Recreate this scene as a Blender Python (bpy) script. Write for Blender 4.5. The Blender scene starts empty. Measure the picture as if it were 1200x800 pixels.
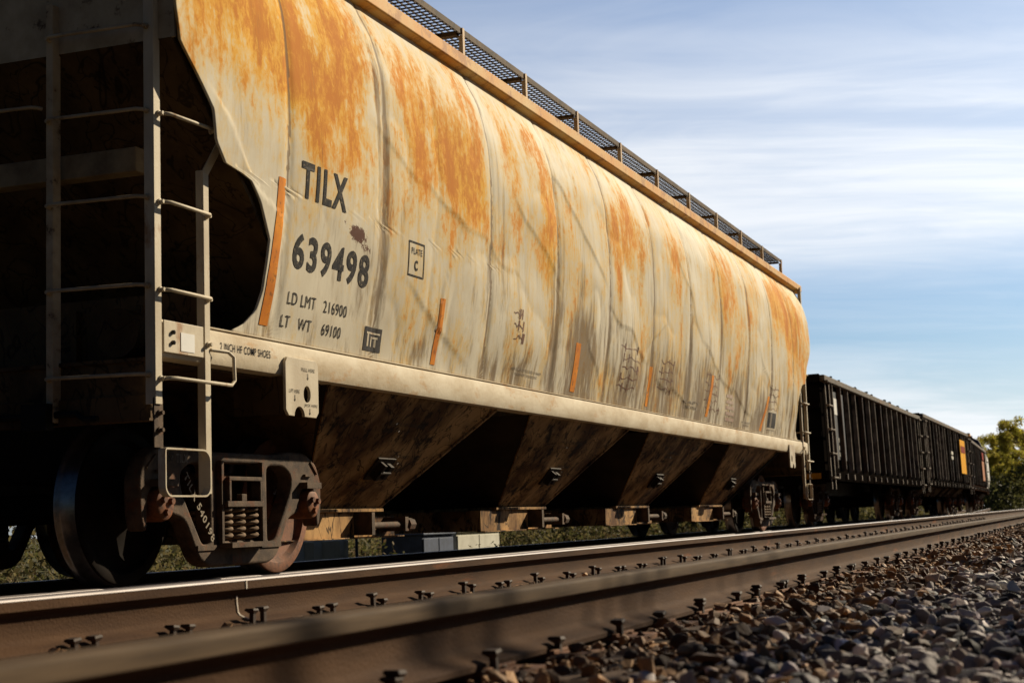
import bpy, bmesh, math, random
import numpy as np
from mathutils import Vector, Matrix, noise
random.seed(7); rng = np.random.default_rng(7)
S = bpy.context.scene
COL = S.collection
PI = math.pi
# ------------------------------------------------------------------ camera
CAMZ = 0.2976; YC = 6.12                      # camera height over the train's rail head, train centre line
yaw, pit, rol = math.radians(20.486), math.radians(6.459), math.radians(-1.916)
F = Vector((math.cos(yaw)*math.cos(pit), math.sin(yaw)*math.cos(pit), math.sin(pit)))
R = Vector((math.sin(yaw), -math.cos(yaw), 0)); U = R.cross(F)
R2 = R*math.cos(rol) + U*math.sin(rol); U2 = U*math.cos(rol) - R*math.sin(rol)
cd = bpy.data.cameras.new('camera'); cam = bpy.data.objects.new('camera', cd); COL.objects.link(cam)
M = Matrix.Identity(4)
for i in range(3): M[i][0] = R2[i]; M[i][1] = U2[i]; M[i][2] = -F[i]
M[2][3] = CAMZ
cam.matrix_world = M
cd.sensor_width = 36; cd.lens = 1856.5/1200*36; cd.clip_start = 0.05; cd.clip_end = 3000
cd.dof.use_dof = True; cd.dof.focus_distance = 11.0; cd.dof.aperture_fstop = 5.0
S.camera = cam
# ------------------------------------------------------------------ world + sun
SUN = Vector((1.8, -1.0, 1.15)).normalized()
el = math.asin(SUN.z); az = math.atan2(SUN.x, SUN.y)
W = bpy.data.worlds.new('World'); S.world = W; W.use_nodes = True
nt = W.node_tree; N = nt.nodes; N.clear()
def nd(nt, t, **k):
    n = nt.nodes.new(t)
    for a, b in k.items(): setattr(n, a, b)
    return n
def lk(nt, a, b): nt.links.new(a, b)
def mth(nt, op, a, b=None, c=None, clamp=False):
    n = nt.nodes.new('ShaderNodeMath'); n.operation = op; n.use_clamp = clamp
    for i, v in enumerate((a, b, c)):
        if v is None: continue
        if isinstance(v, (int, float)): n.inputs[i].default_value = v
        else: nt.links.new(v, n.inputs[i])
    return n.outputs[0]
sky = nd(nt, 'ShaderNodeTexSky', sky_type='NISHITA'); sky.sun_disc = False
sky.sun_elevation = el; sky.sun_rotation = az; sky.air_density = 1.0; sky.dust_density = 1.2; sky.ozone_density = 1.6
bg = nd(nt, 'ShaderNodeBackground'); bg.inputs['Strength'].default_value = 0.05
out = nd(nt, 'ShaderNodeOutputWorld')
tc = nd(nt, 'ShaderNodeTexCoord'); sp = nd(nt, 'ShaderNodeSeparateXYZ'); lk(nt, tc.outputs['Generated'], sp.inputs[0])
zz = mth(nt, 'ADD', mth(nt, 'MAXIMUM', sp.outputs[2], 0.0), 0.10)
# horizontal coordinates along and across the view, divided by height: a cloud deck
al = mth(nt, 'ADD', mth(nt, 'MULTIPLY', sp.outputs[0], math.cos(yaw)), mth(nt, 'MULTIPLY', sp.outputs[1], math.sin(yaw)))
ac = mth(nt, 'ADD', mth(nt, 'MULTIPLY', sp.outputs[0], math.sin(yaw)), mth(nt, 'MULTIPLY', sp.outputs[1], -math.cos(yaw)))
cb = nd(nt, 'ShaderNodeCombineXYZ')
lk(nt, mth(nt, 'MULTIPLY', mth(nt, 'DIVIDE', al, zz), 1.0), cb.inputs[1])
lk(nt, mth(nt, 'MULTIPLY', mth(nt, 'DIVIDE', ac, zz), 0.42), cb.inputs[0])
n1 = nd(nt, 'ShaderNodeTexNoise'); n1.inputs['Scale'].default_value = 0.85; n1.inputs['Detail'].default_value = 7; n1.inputs['Roughness'].default_value = 0.55; n1.inputs['Distortion'].default_value = 0.7
lk(nt, cb.outputs[0], n1.inputs['Vector'])
n2 = nd(nt, 'ShaderNodeTexNoise'); n2.inputs['Scale'].default_value = 4.5; n2.inputs['Detail'].default_value = 6; n2.inputs['Roughness'].default_value = 0.6; n2.inputs['Distortion'].default_value = 1.2
lk(nt, cb.outputs[0], n2.inputs['Vector'])
cl = mth(nt, 'ADD', mth(nt, 'MULTIPLY', n1.outputs['Fac'], 0.83), mth(nt, 'MULTIPLY', n2.outputs['Fac'], 0.17))
# thick pale band 8-20 degrees up, thinner high up
mr = nd(nt, 'ShaderNodeMapRange'); mr.interpolation_type = 'SMOOTHSTEP'
mr.inputs['From Min'].default_value = 0.40; mr.inputs['From Max'].default_value = 0.60
lk(nt, cl, mr.inputs['Value'])
hz = nd(nt, 'ShaderNodeMapRange'); lk(nt, sp.outputs[2], hz.inputs['Value'])
hz.inputs['From Min'].default_value = 0.0; hz.inputs['From Max'].default_value = 0.40
hr = nd(nt, 'ShaderNodeValToRGB'); lk(nt, hz.outputs[0], hr.inputs[0])
e = hr.color_ramp.elements; e[0].position = 0; e[0].color = (1, 1, 1, 1); e[1].position = 1.0; e[1].color = (.25, .25, .25, 1)
for p_, v in ((.13, .95), (.20, .62), (.26, .36), (.33, .36), (.40, .95), (.60, .92), (.70, .58), (.78, .42)):
    q = e.new(p_); q.color = (v, v, v, 1)
# cloud sheet confined to the view ahead; left out elsewhere to lower the fill
sec = nd(nt, 'ShaderNodeMapRange'); sec.interpolation_type = 'SMOOTHSTEP'; sec.inputs['From Min'].default_value = .45; sec.inputs['From Max'].default_value = .85; lk(nt, al, sec.inputs['Value'])
cf = mth(nt, 'MULTIPLY', mth(nt, 'ADD', mth(nt, 'MULTIPLY', mr.outputs[0], .50), .50), hr.outputs[0], clamp=True)
cf = mth(nt, 'MULTIPLY', cf, sec.outputs[0])
# clouds are lit more strongly towards the sun
dt = nd(nt, 'ShaderNodeVectorMath', operation='DOT_PRODUCT'); lk(nt, tc.outputs['Generated'], dt.inputs[0]); dt.inputs[1].default_value = SUN
g = mth(nt, 'MULTIPLY_ADD', mth(nt, 'MULTIPLY_ADD', dt.outputs['Value'], .5, .5), 1.0, 0.0, clamp=True)
g = mth(nt, 'MULTIPLY_ADD', mth(nt, 'POWER', g, 2.0), 0.90, 0.10)
cc = nd(nt, 'ShaderNodeMix', data_type='RGBA', blend_type='MULTIPLY'); cc.inputs[0].default_value = 1
cc.inputs[6].default_value = (18.6, 19.1, 19.8, 1); lk(nt, g, cc.inputs[7])
tint = nd(nt, 'ShaderNodeMix', data_type='RGBA', blend_type='MULTIPLY'); tint.inputs[0].default_value = 1
lk(nt, sky.outputs[0], tint.inputs[6]); tint.inputs[7].default_value = (.56, .90, 1.30, 1)
# clear sky dimmed behind and beside the view to cut fill light
dk = mth(nt, 'MULTIPLY_ADD', sec.outputs[0], .82, .20)
tn2 = nd(nt, 'ShaderNodeMix', data_type='RGBA', blend_type='MULTIPLY'); tn2.inputs[0].default_value = 1; lk(nt, tint.outputs[2], tn2.inputs[6]); lk(nt, dk, tn2.inputs[7])
mx = nd(nt, 'ShaderNodeMix', data_type='RGBA'); lk(nt, cf, mx.inputs[0]); lk(nt, tn2.outputs[2], mx.inputs[6]); lk(nt, cc.outputs[2], mx.inputs[7])
lk(nt, mx.outputs[2], bg.inputs['Color']); lk(nt, bg.outputs[0], out.inputs[0])
sd = bpy.data.lights.new('sun', 'SUN'); sd.energy = 5.0; sd.angle = math.radians(0.5); sd.color = (1.0, .86, .63)
so = bpy.data.objects.new('sun', sd); COL.objects.link(so)
so.rotation_euler = SUN.to_track_quat('Z', 'Y').to_euler(); so.location = (30, -30, 30)
vs = S.view_settings; vs.view_transform = 'Standard'; vs.look = 'None'; vs.gamma = 1; vs.use_curve_mapping = False; vs.exposure = 0.42
S.render.engine = 'CYCLES'

# ------------------------------------------------------------------ helpers
def props(o, label=None, cat=None, group=None, kind=None):
    if label: o['label'] = label
    if cat: o['category'] = cat
    if group: o['group'] = group
    if kind: o['kind'] = kind
    return o
def empty(name, loc, label, cat, group=None, rot=(0, 0, 0)):
    o = bpy.data.objects.new(name, None); COL.objects.link(o); o.location = loc; o.rotation_euler = rot
    o.empty_display_size = .2; props(o, label, cat, group); return o
def origin(o):
    while o.parent: o = o.parent
    return o.location if o.type == 'EMPTY' else Vector((0, 0, 0))
class G:
    def __init__(s): s.v = []; s.f = []
    def add(s, v, f):
        n = len(s.v); s.v += [tuple(p) for p in v]; s.f += [tuple(i+n for i in q) for q in f]; return s
    def box(s, x0, x1, y0, y1, z0, z1):
        v = [(x, y, z) for x in (x0, x1) for y in (y0, y1) for z in (z0, z1)]
        return s.add(v, [(0, 1, 3, 2), (4, 6, 7, 5), (0, 4, 5, 1), (2, 3, 7, 6), (0, 2, 6, 4), (1, 5, 7, 3)])
    def obox(s, c, ax, ay, az):      # oriented box, half vectors
        c, ax, ay, az = map(Vector, (c, ax, ay, az))
        v = [c+ax*i+ay*j+az*k for i in (-1, 1) for j in (-1, 1) for k in (-1, 1)]
        return s.add(v, [(0, 1, 3, 2), (4, 6, 7, 5), (0, 4, 5, 1), (2, 3, 7, 6), (0, 2, 6, 4), (1, 5, 7, 3)])
    def bar(s, a, b, w, h, up=(0, 0, 1)):
        a = Vector(a); b = Vector(b); d = b-a; L = d.length; d.normalize(); sx = d.cross(Vector(up)).normalized(); sz = sx.cross(d)
        return s.obox((a+b)/2, d*L/2, sx*w/2, sz*h/2)
    def tube(s, path, r, n=10, cap=True):
        P = [Vector(p) for p in path]; k = len(P); vs_ = []; nrm = None
        for i, p in enumerate(P):
            t = (P[min(i+1, k-1)]-P[max(i-1, 0)]).normalized()
            if nrm is None:
                a = Vector((0, 0, 1)) if abs(t.z) < .9 else Vector((1, 0, 0)); nrm = t.cross(a).normalized()
            else: nrm = (nrm - t*nrm.dot(t)).normalized()
            b = t.cross(nrm); rr = r[i] if isinstance(r, (list, tuple)) else r
            vs_ += [p+(nrm*math.cos(2*PI*j/n)+b*math.sin(2*PI*j/n))*rr for j in range(n)]
        f = [(i*n+j, i*n+(j+1) % n, (i+1)*n+(j+1) % n, (i+1)*n+j) for i in range(k-1) for j in range(n)]
        if cap: f += [tuple(reversed(range(n))), tuple(range((k-1)*n, k*n))]
        return s.add(vs_, f)
    def lathe(s, prof, c, axis='y', n=48):   # prof: (offset along axis, radius)
        c = Vector(c); vs_ = []; k = len(prof)
        for (a, r) in prof:
            for j in range(n):
                t = 2*PI*j/n; x, z = r*math.cos(t), r*math.sin(t)
                vs_.append(c+Vector((x, a, z)) if axis == 'y' else (c+Vector((a, x, z)) if axis == 'x' else c+Vector((x, z, a))))
        f = [(i*n+j, i*n+(j+1) % n, (i+1)*n+(j+1) % n, (i+1)*n+j) for i in range(k-1) for j in range(n)]
        return s.add(vs_, f)
    def prism(s, prof, x0, x1, cap=True):    # profile of (y,z) swept along x
        n = len(prof); v = [(x0, y, z) for y, z in prof]+[(x1, y, z) for y, z in prof]
        f = [(i, (i+1) % n, n+(i+1) % n, n+i) for i in range(n)]
        if cap: f += [tuple(reversed(range(n))), tuple(range(n, 2*n))]
        return s.add(v, f)
def obj(name, g, mat, parent=None, bev=0, smooth=False, fix=True, label=None):
    me = bpy.data.meshes.new(name); o3 = origin(parent) if parent else Vector((0, 0, 0))
    if isinstance(g, G): me.from_pydata([tuple(Vector(v)-o3) for v in g.v], [], g.f)
    else: me = g; me.name = name; me.transform(Matrix.Translation(-o3))
    if fix:
        bm = bmesh.new(); bm.from_mesh(me); bmesh.ops.recalc_face_normals(bm, faces=bm.faces); bm.to_mesh(me); bm.free()
    me.materials.clear(); me.materials.append(mat)
    o = bpy.data.objects.new(name, me); COL.objects.link(o)
    if parent: o.parent = parent
    if smooth:
        for p in me.polygons: p.use_smooth = True
        if smooth != 'all':
            me.set_sharp_from_angle(angle=math.radians(38))
    if bev:
        m = o.modifiers.new('bevel', 'BEVEL'); m.width = bev; m.segments = 2; m.limit_method = 'ANGLE'; m.angle_limit = math.radians(40)
        m.harden_normals = False
    if label: o['label'] = label
    return o
def copy_tree(o, parent=None, skip=()):
    c = o.copy(); COL.objects.link(c)
    if parent: c.parent = parent
    for ch in list(o.children):
        if ch.name.split('.')[0] not in skip: copy_tree(ch, c, skip)
    return c
def plate2d(loops, thick, bev=0.0, res=1):
    """2D loops (u,v) with holes -> mesh in plane x=u,z=v, centred on y=0"""
    cu = bpy.data.curves.new('c', 'CURVE'); cu.dimensions = '2D'; cu.fill_mode = 'BOTH'; cu.extrude = thick/2-bev; cu.bevel_depth = bev; cu.bevel_resolution = res; cu.offset = -bev
    for lp in loops:
        s_ = cu.splines.new('POLY'); s_.points.add(len(lp)-1); s_.use_cyclic_u = True
        for p, (u, v) in zip(s_.points, lp): p.co = (u, v, 0, 1)
    t = bpy.data.objects.new('t', cu); COL.objects.link(t); dg = bpy.context.evaluated_depsgraph_get()
    me = bpy.data.meshes.new_from_object(t.evaluated_get(dg)); bpy.data.objects.remove(t); bpy.data.curves.remove(cu)
    me.transform(Matrix(((1, 0, 0, 0), (0, 0, -1, 0), (0, 1, 0, 0), (0, 0, 0, 1))))
    return me
def rnd(pts, r, n=4):
    """round the corners of a polygon"""
    o = []; k = len(pts)
    for i in range(k):
        p = Vector(pts[i]); a = Vector(pts[i-1]); b = Vector(pts[(i+1) % k])
        da = (a-p); db = (b-p); q = min(r, da.length*.45, db.length*.45)
        p0 = p+da.normalized()*q; p1 = p+db.normalized()*q
        for j in range(n+1):
            t = j/n; o.append(tuple(p0*(1-t)**2+p*2*t*(1-t)+p1*t*t))
    return o
def join(meshes):
    bm = bmesh.new()
    for m in meshes: bm.from_mesh(m)
    me = bpy.data.meshes.new('j'); bm.to_mesh(me); bm.free(); return me

# ------------------------------------------------------------------ materials
def mat(name, base, base2=None, rough=.6, metal=0, scale=6, stretch=(1, 1, 1), contrast=(.35, .65), bump=.0, bscale=60, spots=None, spot_col=(.1, .04, .015), spot_scale=12, spot_lo=.6, spec=.18, ridges=0):
    m = bpy.data.materials.new(name); m.use_nodes = True; t = m.node_tree; b = t.nodes['Principled BSDF']
    b.inputs['Roughness'].default_value = rough; b.inputs['Metallic'].default_value = metal; b.inputs['Specular IOR Level'].default_value = spec
    tx = nd(t, 'ShaderNodeTexCoord'); mp = nd(t, 'ShaderNodeMapping'); mp.inputs['Scale'].default_value = stretch; lk(t, tx.outputs['Object'], mp.inputs[0])
    no = nd(t, 'ShaderNodeTexNoise'); no.inputs['Scale'].default_value = scale; no.inputs['Detail'].default_value = 8; no.inputs['Roughness'].default_value = .62; lk(t, mp.outputs[0], no.inputs['Vector'])
    rp = nd(t, 'ShaderNodeMapRange'); rp.inputs['From Min'].default_value = contrast[0]; rp.inputs['From Max'].default_value = contrast[1]; lk(t, no.outputs['Fac'], rp.inputs['Value'])
    mxx = nd(t, 'ShaderNodeMix', data_type='RGBA'); lk(t, rp.outputs[0], mxx.inputs[0])
    mxx.inputs[6].default_value = (*base, 1); mxx.inputs[7].default_value = (*(base2 or [c*.7 for c in base]), 1)
    col = mxx.outputs[2]
    if spots is not None:
        n3 = nd(t, 'ShaderNodeTexNoise'); n3.inputs['Scale'].default_value = spot_scale; n3.inputs['Detail'].default_value = 6; n3.inputs['Roughness'].default_value = .7
        lk(t, mp.outputs[0], n3.inputs['Vector'])
        r3 = nd(t, 'ShaderNodeMapRange'); r3.inputs['From Min'].default_value = spot_lo; r3.inputs['From Max'].default_value = spot_lo+.08; lk(t, n3.outputs['Fac'], r3.inputs['Value'])
        m3 = nd(t, 'ShaderNodeMix', data_type='RGBA'); lk(t, mth(t, 'MULTIPLY', r3.outputs[0], spots), m3.inputs[0]); lk(t, col, m3.inputs[6]); m3.inputs[7].default_value = (*spot_col, 1); col = m3.outputs[2]
    if ridges:
        for sc_, wd in ((1.7, .010), (4.0, .016)):
            n5 = nd(t, 'ShaderNodeTexNoise'); n5.inputs['Scale'].default_value = sc_; n5.inputs['Detail'].default_value = 3; n5.inputs['Distortion'].default_value = 1.0; lk(t, mp.outputs[0], n5.inputs['Vector'])
            d5 = mth(t, 'ABSOLUTE', mth(t, 'SUBTRACT', n5.outputs['Fac'], .5)); r5 = nd(t, 'ShaderNodeMapRange'); r5.inputs['From Min'].default_value = wd; r5.inputs['From Max'].default_value = wd*.3; lk(t, d5, r5.inputs['Value'])
            m5 = nd(t, 'ShaderNodeMix', data_type='RGBA'); lk(t, mth(t, 'MULTIPLY', r5.outputs[0], ridges), m5.inputs[0]); lk(t, col, m5.inputs[6]); m5.inputs[7].default_value = (*spot_col, 1); col = m5.outputs[2]
    lk(t, col, b.inputs['Base Color'])
    if bump:
        n4 = nd(t, 'ShaderNodeTexNoise'); n4.inputs['Scale'].default_value = bscale; n4.inputs['Detail'].default_value = 5; lk(t, tx.outputs['Object'], n4.inputs['Vector'])
        bp = nd(t, 'ShaderNodeBump'); bp.inputs['Strength'].default_value = bump; bp.inputs['Distance'].default_value = .01; lk(t, n4.outputs['Fac'], bp.inputs['Height']); lk(t, bp.outputs[0], b.inputs['Normal'])
    return m
CREAM = (.60, .52, .39)
m_cream = mat('worn_cream_paint', CREAM, (.46, .38, .27), .55, scale=5, stretch=(1, 1, .5), spots=.75, spot_col=(.30, .13, .04), spot_scale=4, spot_lo=.56, bump=.08)
m_sill = mat('cream_sill_paint', (.64, .56, .43), (.42, .32, .20), .7, scale=2.2, stretch=(1, 1, 2.5), contrast=(.36, .70), spots=.45, spot_col=(.44, .22, .06), spot_scale=4.5, spot_lo=.57, bump=.15, bscale=40, spec=.1)
m_eave = mat('rusty_roof_edge', (.62, .29, .055), (.62, .42, .17), .65, scale=2.2, contrast=(.42, .70), spots=.6, spot_col=(.26, .09, .02), spot_scale=5, spot_lo=.52, spec=.2)
m_grimeshade = mat('grimy_shade_dark_steel', (.13, .078, .035), (.05, .029, .014), .7, scale=3, stretch=(1, 1, .6), spots=.9, spot_col=(.012, .008, .005), spot_scale=14, spot_lo=.60, bump=.1, spec=.1, ridges=.7)  # grime, its tone deepened to carry the shade of the car end
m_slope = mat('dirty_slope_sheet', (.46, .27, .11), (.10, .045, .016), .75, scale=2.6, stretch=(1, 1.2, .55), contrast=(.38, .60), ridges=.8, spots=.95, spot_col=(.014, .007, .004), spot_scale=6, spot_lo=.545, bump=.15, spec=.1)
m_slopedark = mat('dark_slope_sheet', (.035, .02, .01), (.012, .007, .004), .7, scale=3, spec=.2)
m_black = mat('black_grime', (.012, .009, .007), (.006, .005, .004), .75, scale=8, spec=.2)
m_frame = mat('dusty_cast_steel', (.125, .08, .048), (.038, .023, .014), .85, scale=9, spots=.8, spot_col=(.13, .045, .015), spot_scale=7, spot_lo=.55, bump=.25, bscale=90, spec=.3)
m_frame2 = mat('shade_dark_truck_steel', (.075, .042, .028), (.02, .013, .009), .9, scale=6, spec=.05)  # gondola truck colour lowered to stand for shade
m_spring = mat('dusty_spring_steel', (.24, .165, .11), (.12, .08, .05), .8, scale=15, spec=.1)
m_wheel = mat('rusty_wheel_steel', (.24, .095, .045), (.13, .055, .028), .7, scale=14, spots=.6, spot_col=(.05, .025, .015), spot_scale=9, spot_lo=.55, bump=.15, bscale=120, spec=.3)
m_tread = mat('polished_tread', (.30, .28, .27), (.2, .18, .17), .28, .9, scale=20)
m_cap = mat('rusty_bearing_cap', (.26, .085, .022), (.07, .025, .012), .7, scale=20, spec=.3)
m_darkwheel = mat('shade_dark_wheel', (.014, .009, .006), (.006, .004, .003), .8, scale=8, spec=.08)  # shade put into the wheel colour, near black
m_grate = mat('dark_grating', (.03, .02, .014), (.05, .03, .018), .8, scale=6, spec=.1)
m_orange = mat('orange_tape', (.72, .26, .015), (.50, .15, .012), .7, scale=5, spots=.75, spot_col=(.16, .07, .02), spot_scale=18, spot_lo=.56, spec=.08)
m_ink = mat('faded_black_lettering', (.024, .024, .028), (.06, .055, .05), .8, scale=25, spots=.75, spot_col=(.34, .27, .18), spot_scale=60, spot_lo=.57, spec=.05)
m_inkdim = mat('weathered_stencil', (.13, .10, .075), (.30, .24, .17), .6, scale=30)
m_inkdark = mat('dark_stencil', (.012, .008, .006), (.03, .02, .013), .6, scale=30)
m_white = mat('white_label', (.78, .76, .72), (.7, .68, .64), .5)
m_chalk = mat('chalk_white', (.75, .70, .62), (.6, .5, .4), .9, scale=40)
m_rail = mat('brown_rail_steel', (.082, .042, .020), (.046, .023, .012), .85, scale=4, stretch=(.5, 3, 3), spots=.6, spot_col=(.24, .085, .03), spot_scale=1.3, spot_lo=.60, bump=.35, bscale=110, spec=.08)
m_railtop = mat('polished_rail_head', (.22, .195, .19), (.15, .13, .125), .5, .35, scale=9, stretch=(.3, 6, 6))
m_railtop2 = mat('dull_rail_head', (.115, .078, .048), (.06, .040, .025), .75, 0, scale=9, stretch=(.3, 6, 6), spec=.06)
m_tie = mat('weathered_tie_timber', (.115, .068, .040), (.045, .028, .018), .9, scale=3, stretch=(14, .8, 6), bump=.6, bscale=25, spec=.15)
m_plate = mat('rusty_tie_plate', (.19, .09, .045), (.10, .045, .022), .8, scale=12, spec=.2)
m_spike = mat('dark_spike_iron', (.030, .018, .011), (.055, .03, .017), .7, scale=30, spec=.25)
m_gon = mat('black_gondola_paint', (.0045, .004, .004), (.008, .006, .005), 1.0, scale=1.5, spec=0)
m_gonpost = mat('worn_post_paint', (.30, .25, .21), (.07, .055, .045), .9, scale=5, spots=.5, spot_col=(.2, .09, .04), spot_scale=2, spot_lo=.6)
m_gonpost2 = mat('brown_post_paint', (.12, .07, .045), (.04, .025, .018), .6, scale=4)
m_gonpost3 = mat('dark_post_paint', (.05, .036, .027), (.02, .015, .011), .9, scale=5)
m_gontop = mat('dusty_top_rail', (.15, .12, .095), (.08, .06, .045), .8, scale=5, spots=.5, spot_col=(.25, .12, .05), spot_scale=1.6, spot_lo=.58)
m_gonpanel = mat('grey_panel', (.07, .07, .075), (.045, .045, .05), .6)
m_gonbrown = mat('brown_gondola_paint', (.040, .022, .014), (.016, .010, .008), 1.0, scale=2, spec=0)
m_yellow = mat('yellow_panel', (.78, .40, .015), (.7, .30, .012), .8, scale=3, spec=.05)
m_red = mat('red_panel', (.26, .03, .008), (.2, .02, .008), .8, spec=.05)
m_blue = mat('blue_graffiti', (.10, .20, .30), (.04, .08, .14), .6)
m_cover = mat('shade_slate_end', (.06, .07, .13), (.04, .045, .08), .6)
m_concrete = mat('pale_concrete', (.62, .60, .52), (.45, .43, .36), .8, scale=2)
m_bluegrey = mat('blue_grey_steel', (.10, .12, .18), (.07, .08, .11), .6)
m_bark = mat('tree_bark', (.13, .10, .07), (.06, .045, .03), .9, scale=4)

def attrmat(name, rough=.8, bump=.0, bscale=60, trans=0, spec=.25, noise_amt=.35, nscale=20):
    m = bpy.data.materials.new(name); m.use_nodes = True; t = m.node_tree; b = t.nodes['Principled BSDF']
    b.inputs['Roughness'].default_value = rough; b.inputs['Specular IOR Level'].default_value = spec
    at = nd(t, 'ShaderNodeAttribute', attribute_name='tone'); tx = nd(t, 'ShaderNodeTexCoord')
    no = nd(t, 'ShaderNodeTexNoise'); no.inputs['Scale'].default_value = nscale; no.inputs['Detail'].default_value = 6; no.inputs['Roughness'].default_value = .7; lk(t, tx.outputs['Object'], no.inputs['Vector'])
    mu = nd(t, 'ShaderNodeMix', data_type='RGBA', blend_type='MULTIPLY'); mu.inputs[0].default_value = 1
    lk(t, at.outputs['Color'], mu.inputs[6]); v = mth(t, 'MULTIPLY_ADD', no.outputs['Fac'], noise_amt*2, 1-noise_amt); lk(t, v, mu.inputs[7])
    lk(t, mu.outputs[2], b.inputs['Base Color'])
    if bump:
        bp = nd(t, 'ShaderNodeBump'); bp.inputs['Strength'].default_value = bump; bp.inputs['Distance'].default_value = .006
        n4 = nd(t, 'ShaderNodeTexNoise'); n4.inputs['Scale'].default_value = bscale; n4.inputs['Detail'].default_value = 4; lk(t, tx.outputs['Object'], n4.inputs['Vector'])
        lk(t, n4.outputs['Fac'], bp.inputs['Height']); lk(t, bp.outputs[0], b.inputs['Normal'])
    if trans:
        tr = nd(t, 'ShaderNodeBsdfTranslucent'); lk(t, mu.outputs[2], tr.inputs[0]); ms = nd(t, 'ShaderNodeMixShader'); ms.inputs[0].default_value = trans
        lk(t, b.outputs[0], ms.inputs[1]); lk(t, tr.outputs[0], ms.inputs[2]); lk(t, ms.outputs[0], t.nodes['Material Output'].inputs[0])
    return m
m_stone = attrmat('ballast_stone', .75, .5, 70, noise_amt=.45, nscale=30, spec=.3)
m_leaf = attrmat('spring_leaves', .7, trans=.5, noise_amt=.2, nscale=1)
m_weed = attrmat('weed_leaves', .8, trans=.25, noise_amt=.3, nscale=3)

# body side: cream paint, rust patches (attribute), streaks, grime
m_body = bpy.data.materials.new('rust_stained_cream_paint'); m_body.use_nodes = True
t = m_body.node_tree; b = t.nodes['Principled BSDF']; b.inputs['Roughness'].default_value = .7; b.inputs['Specular IOR Level'].default_value = .08
tx = nd(t, 'ShaderNodeTexCoord')
def nz(scale, st=(1, 1, 1), det=8, rough=.6, dist=0, off=(0, 0, 0)):
    mp = nd(t, 'ShaderNodeMapping'); mp.inputs['Scale'].default_value = st; mp.inputs['Location'].default_value = off; lk(t, tx.outputs['Object'], mp.inputs[0])
    n = nd(t, 'ShaderNodeTexNoise'); n.inputs['Scale'].default_value = scale; n.inputs['Detail'].default_value = det; n.inputs['Roughness'].default_value = rough; n.inputs['Distortion'].default_value = dist
    lk(t, mp.outputs[0], n.inputs['Vector']); return n.outputs['Fac']
def rngm(v, a, b_, lo=0, hi=1, smooth=True):
    n = nd(t, 'ShaderNodeMapRange'); n.inputs['From Min'].default_value = a; n.inputs['From Max'].default_value = b_; n.inputs['To Min'].default_value = lo; n.inputs['To Max'].default_value = hi
    if smooth: n.interpolation_type = 'SMOOTHSTEP'
    lk(t, v, n.inputs['Value']); return n.outputs[0]
def mixc(f, a, b_, blend='MIX'):
    n = nd(t, 'ShaderNodeMix', data_type='RGBA', blend_type=blend)
    if isinstance(f, (int, float)): n.inputs[0].default_value = f
    else: lk(t, f, n.inputs[0])
    for i, c in ((6, a), (7, b_)):
        if isinstance(c, tuple): n.inputs[i].default_value = (*c, 1)
        else: lk(t, c, n.inputs[i])
    return n.outputs[2]
def attr(nm):
    return nd(t, 'ShaderNodeAttribute', attribute_name=nm).outputs['Fac']
streak = nz(9, (1, 1, .10), 9, .68, .1)
streak2 = nz(26, (1, 1, .07), 7, .7, 0, (3, 0, 1))
blot = nz(1.1, (1, 1, .6), 7, .6, .5, (7, 0, 3))
fleck = nz(20, (1, 1, .60), 10, .74, .5, (1, 4, 2))
hue = nz(3.2, (1, 1, .5), 6, .65, .4, (5, 2, 8))
fine = nz(60, (1, 1, .15), 5, .7)
cream = mixc(rngm(blot, .35, .65), (.64, .58, .46), (.52, .455, .345))
cream = mixc(mth(t, 'MULTIPLY', rngm(streak, .45, .75), .70), cream, (.42, .345, .25))
cream = mixc(mth(t, 'MULTIPLY', rngm(streak2, .50, .72), .30), cream, (.42, .36, .27))
rv = mth(t, 'ADD', attr('rust'), mth(t, 'MULTIPLY', mth(t, 'SUBTRACT', fleck, .5), 2.2))
rv = mth(t, 'ADD', rv, mth(t, 'MULTIPLY', mth(t, 'SUBTRACT', streak, .5), 1.15))
rv = mth(t, 'ADD', rv, mth(t, 'MULTIPLY', mth(t, 'SUBTRACT', blot, .5), 2.2))
rv = mth(t, 'ADD', rv, mth(t, 'MULTIPLY', mth(t, 'SUBTRACT', hue, .5), 2.4))
halo = rngm(rv, -.10, .66)
core = rngm(rv, .42, .98)
deep = rngm(rv, .90, 1.35)
c = mixc(mth(t, 'MULTIPLY', halo, .66), cream, (.64, .43, .13))
rustc = mixc(rngm(mth(t, 'ADD', mth(t, 'MULTIPLY', hue, .6), mth(t, 'MULTIPLY', fleck, .4)), .38, .60), (.72, .38, .030), (.60, .215, .010))
c = mixc(mth(t, 'MULTIPLY', core, .92), c, rustc)
c = mixc(mth(t, 'MULTIPLY', deep, .5), c, (.42, .12, .010))
dv = mth(t, 'ADD', attr('grime'), mth(t, 'MULTIPLY', mth(t, 'SUBTRACT', streak, .5), 2.6))
dv = mth(t, 'ADD', dv, mth(t, 'MULTIPLY', mth(t, 'SUBTRACT', streak2, .5), 1.3))
c = mixc(mth(t, 'MULTIPLY', rngm(dv, .25, .95), .80), c, (.15, .095, .05))
sc = mth(t, 'ADD', attr('scratch'), mth(t, 'MULTIPLY', mth(t, 'SUBTRACT', nz(40, (1, 1, .8), 5, .8), .5), 2.2))
c = mixc(rngm(sc, .70, .80), c, (.10, .035, .018))
c = mixc(mth(t, 'MULTIPLY', rngm(fine, .64, .72), .35), c, (.28, .20, .13))
lk(t, c, b.inputs['Base Color'])
bp = nd(t, 'ShaderNodeBump'); bp.inputs['Strength'].default_value = .10; bp.inputs['Distance'].default_value = .01
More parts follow.
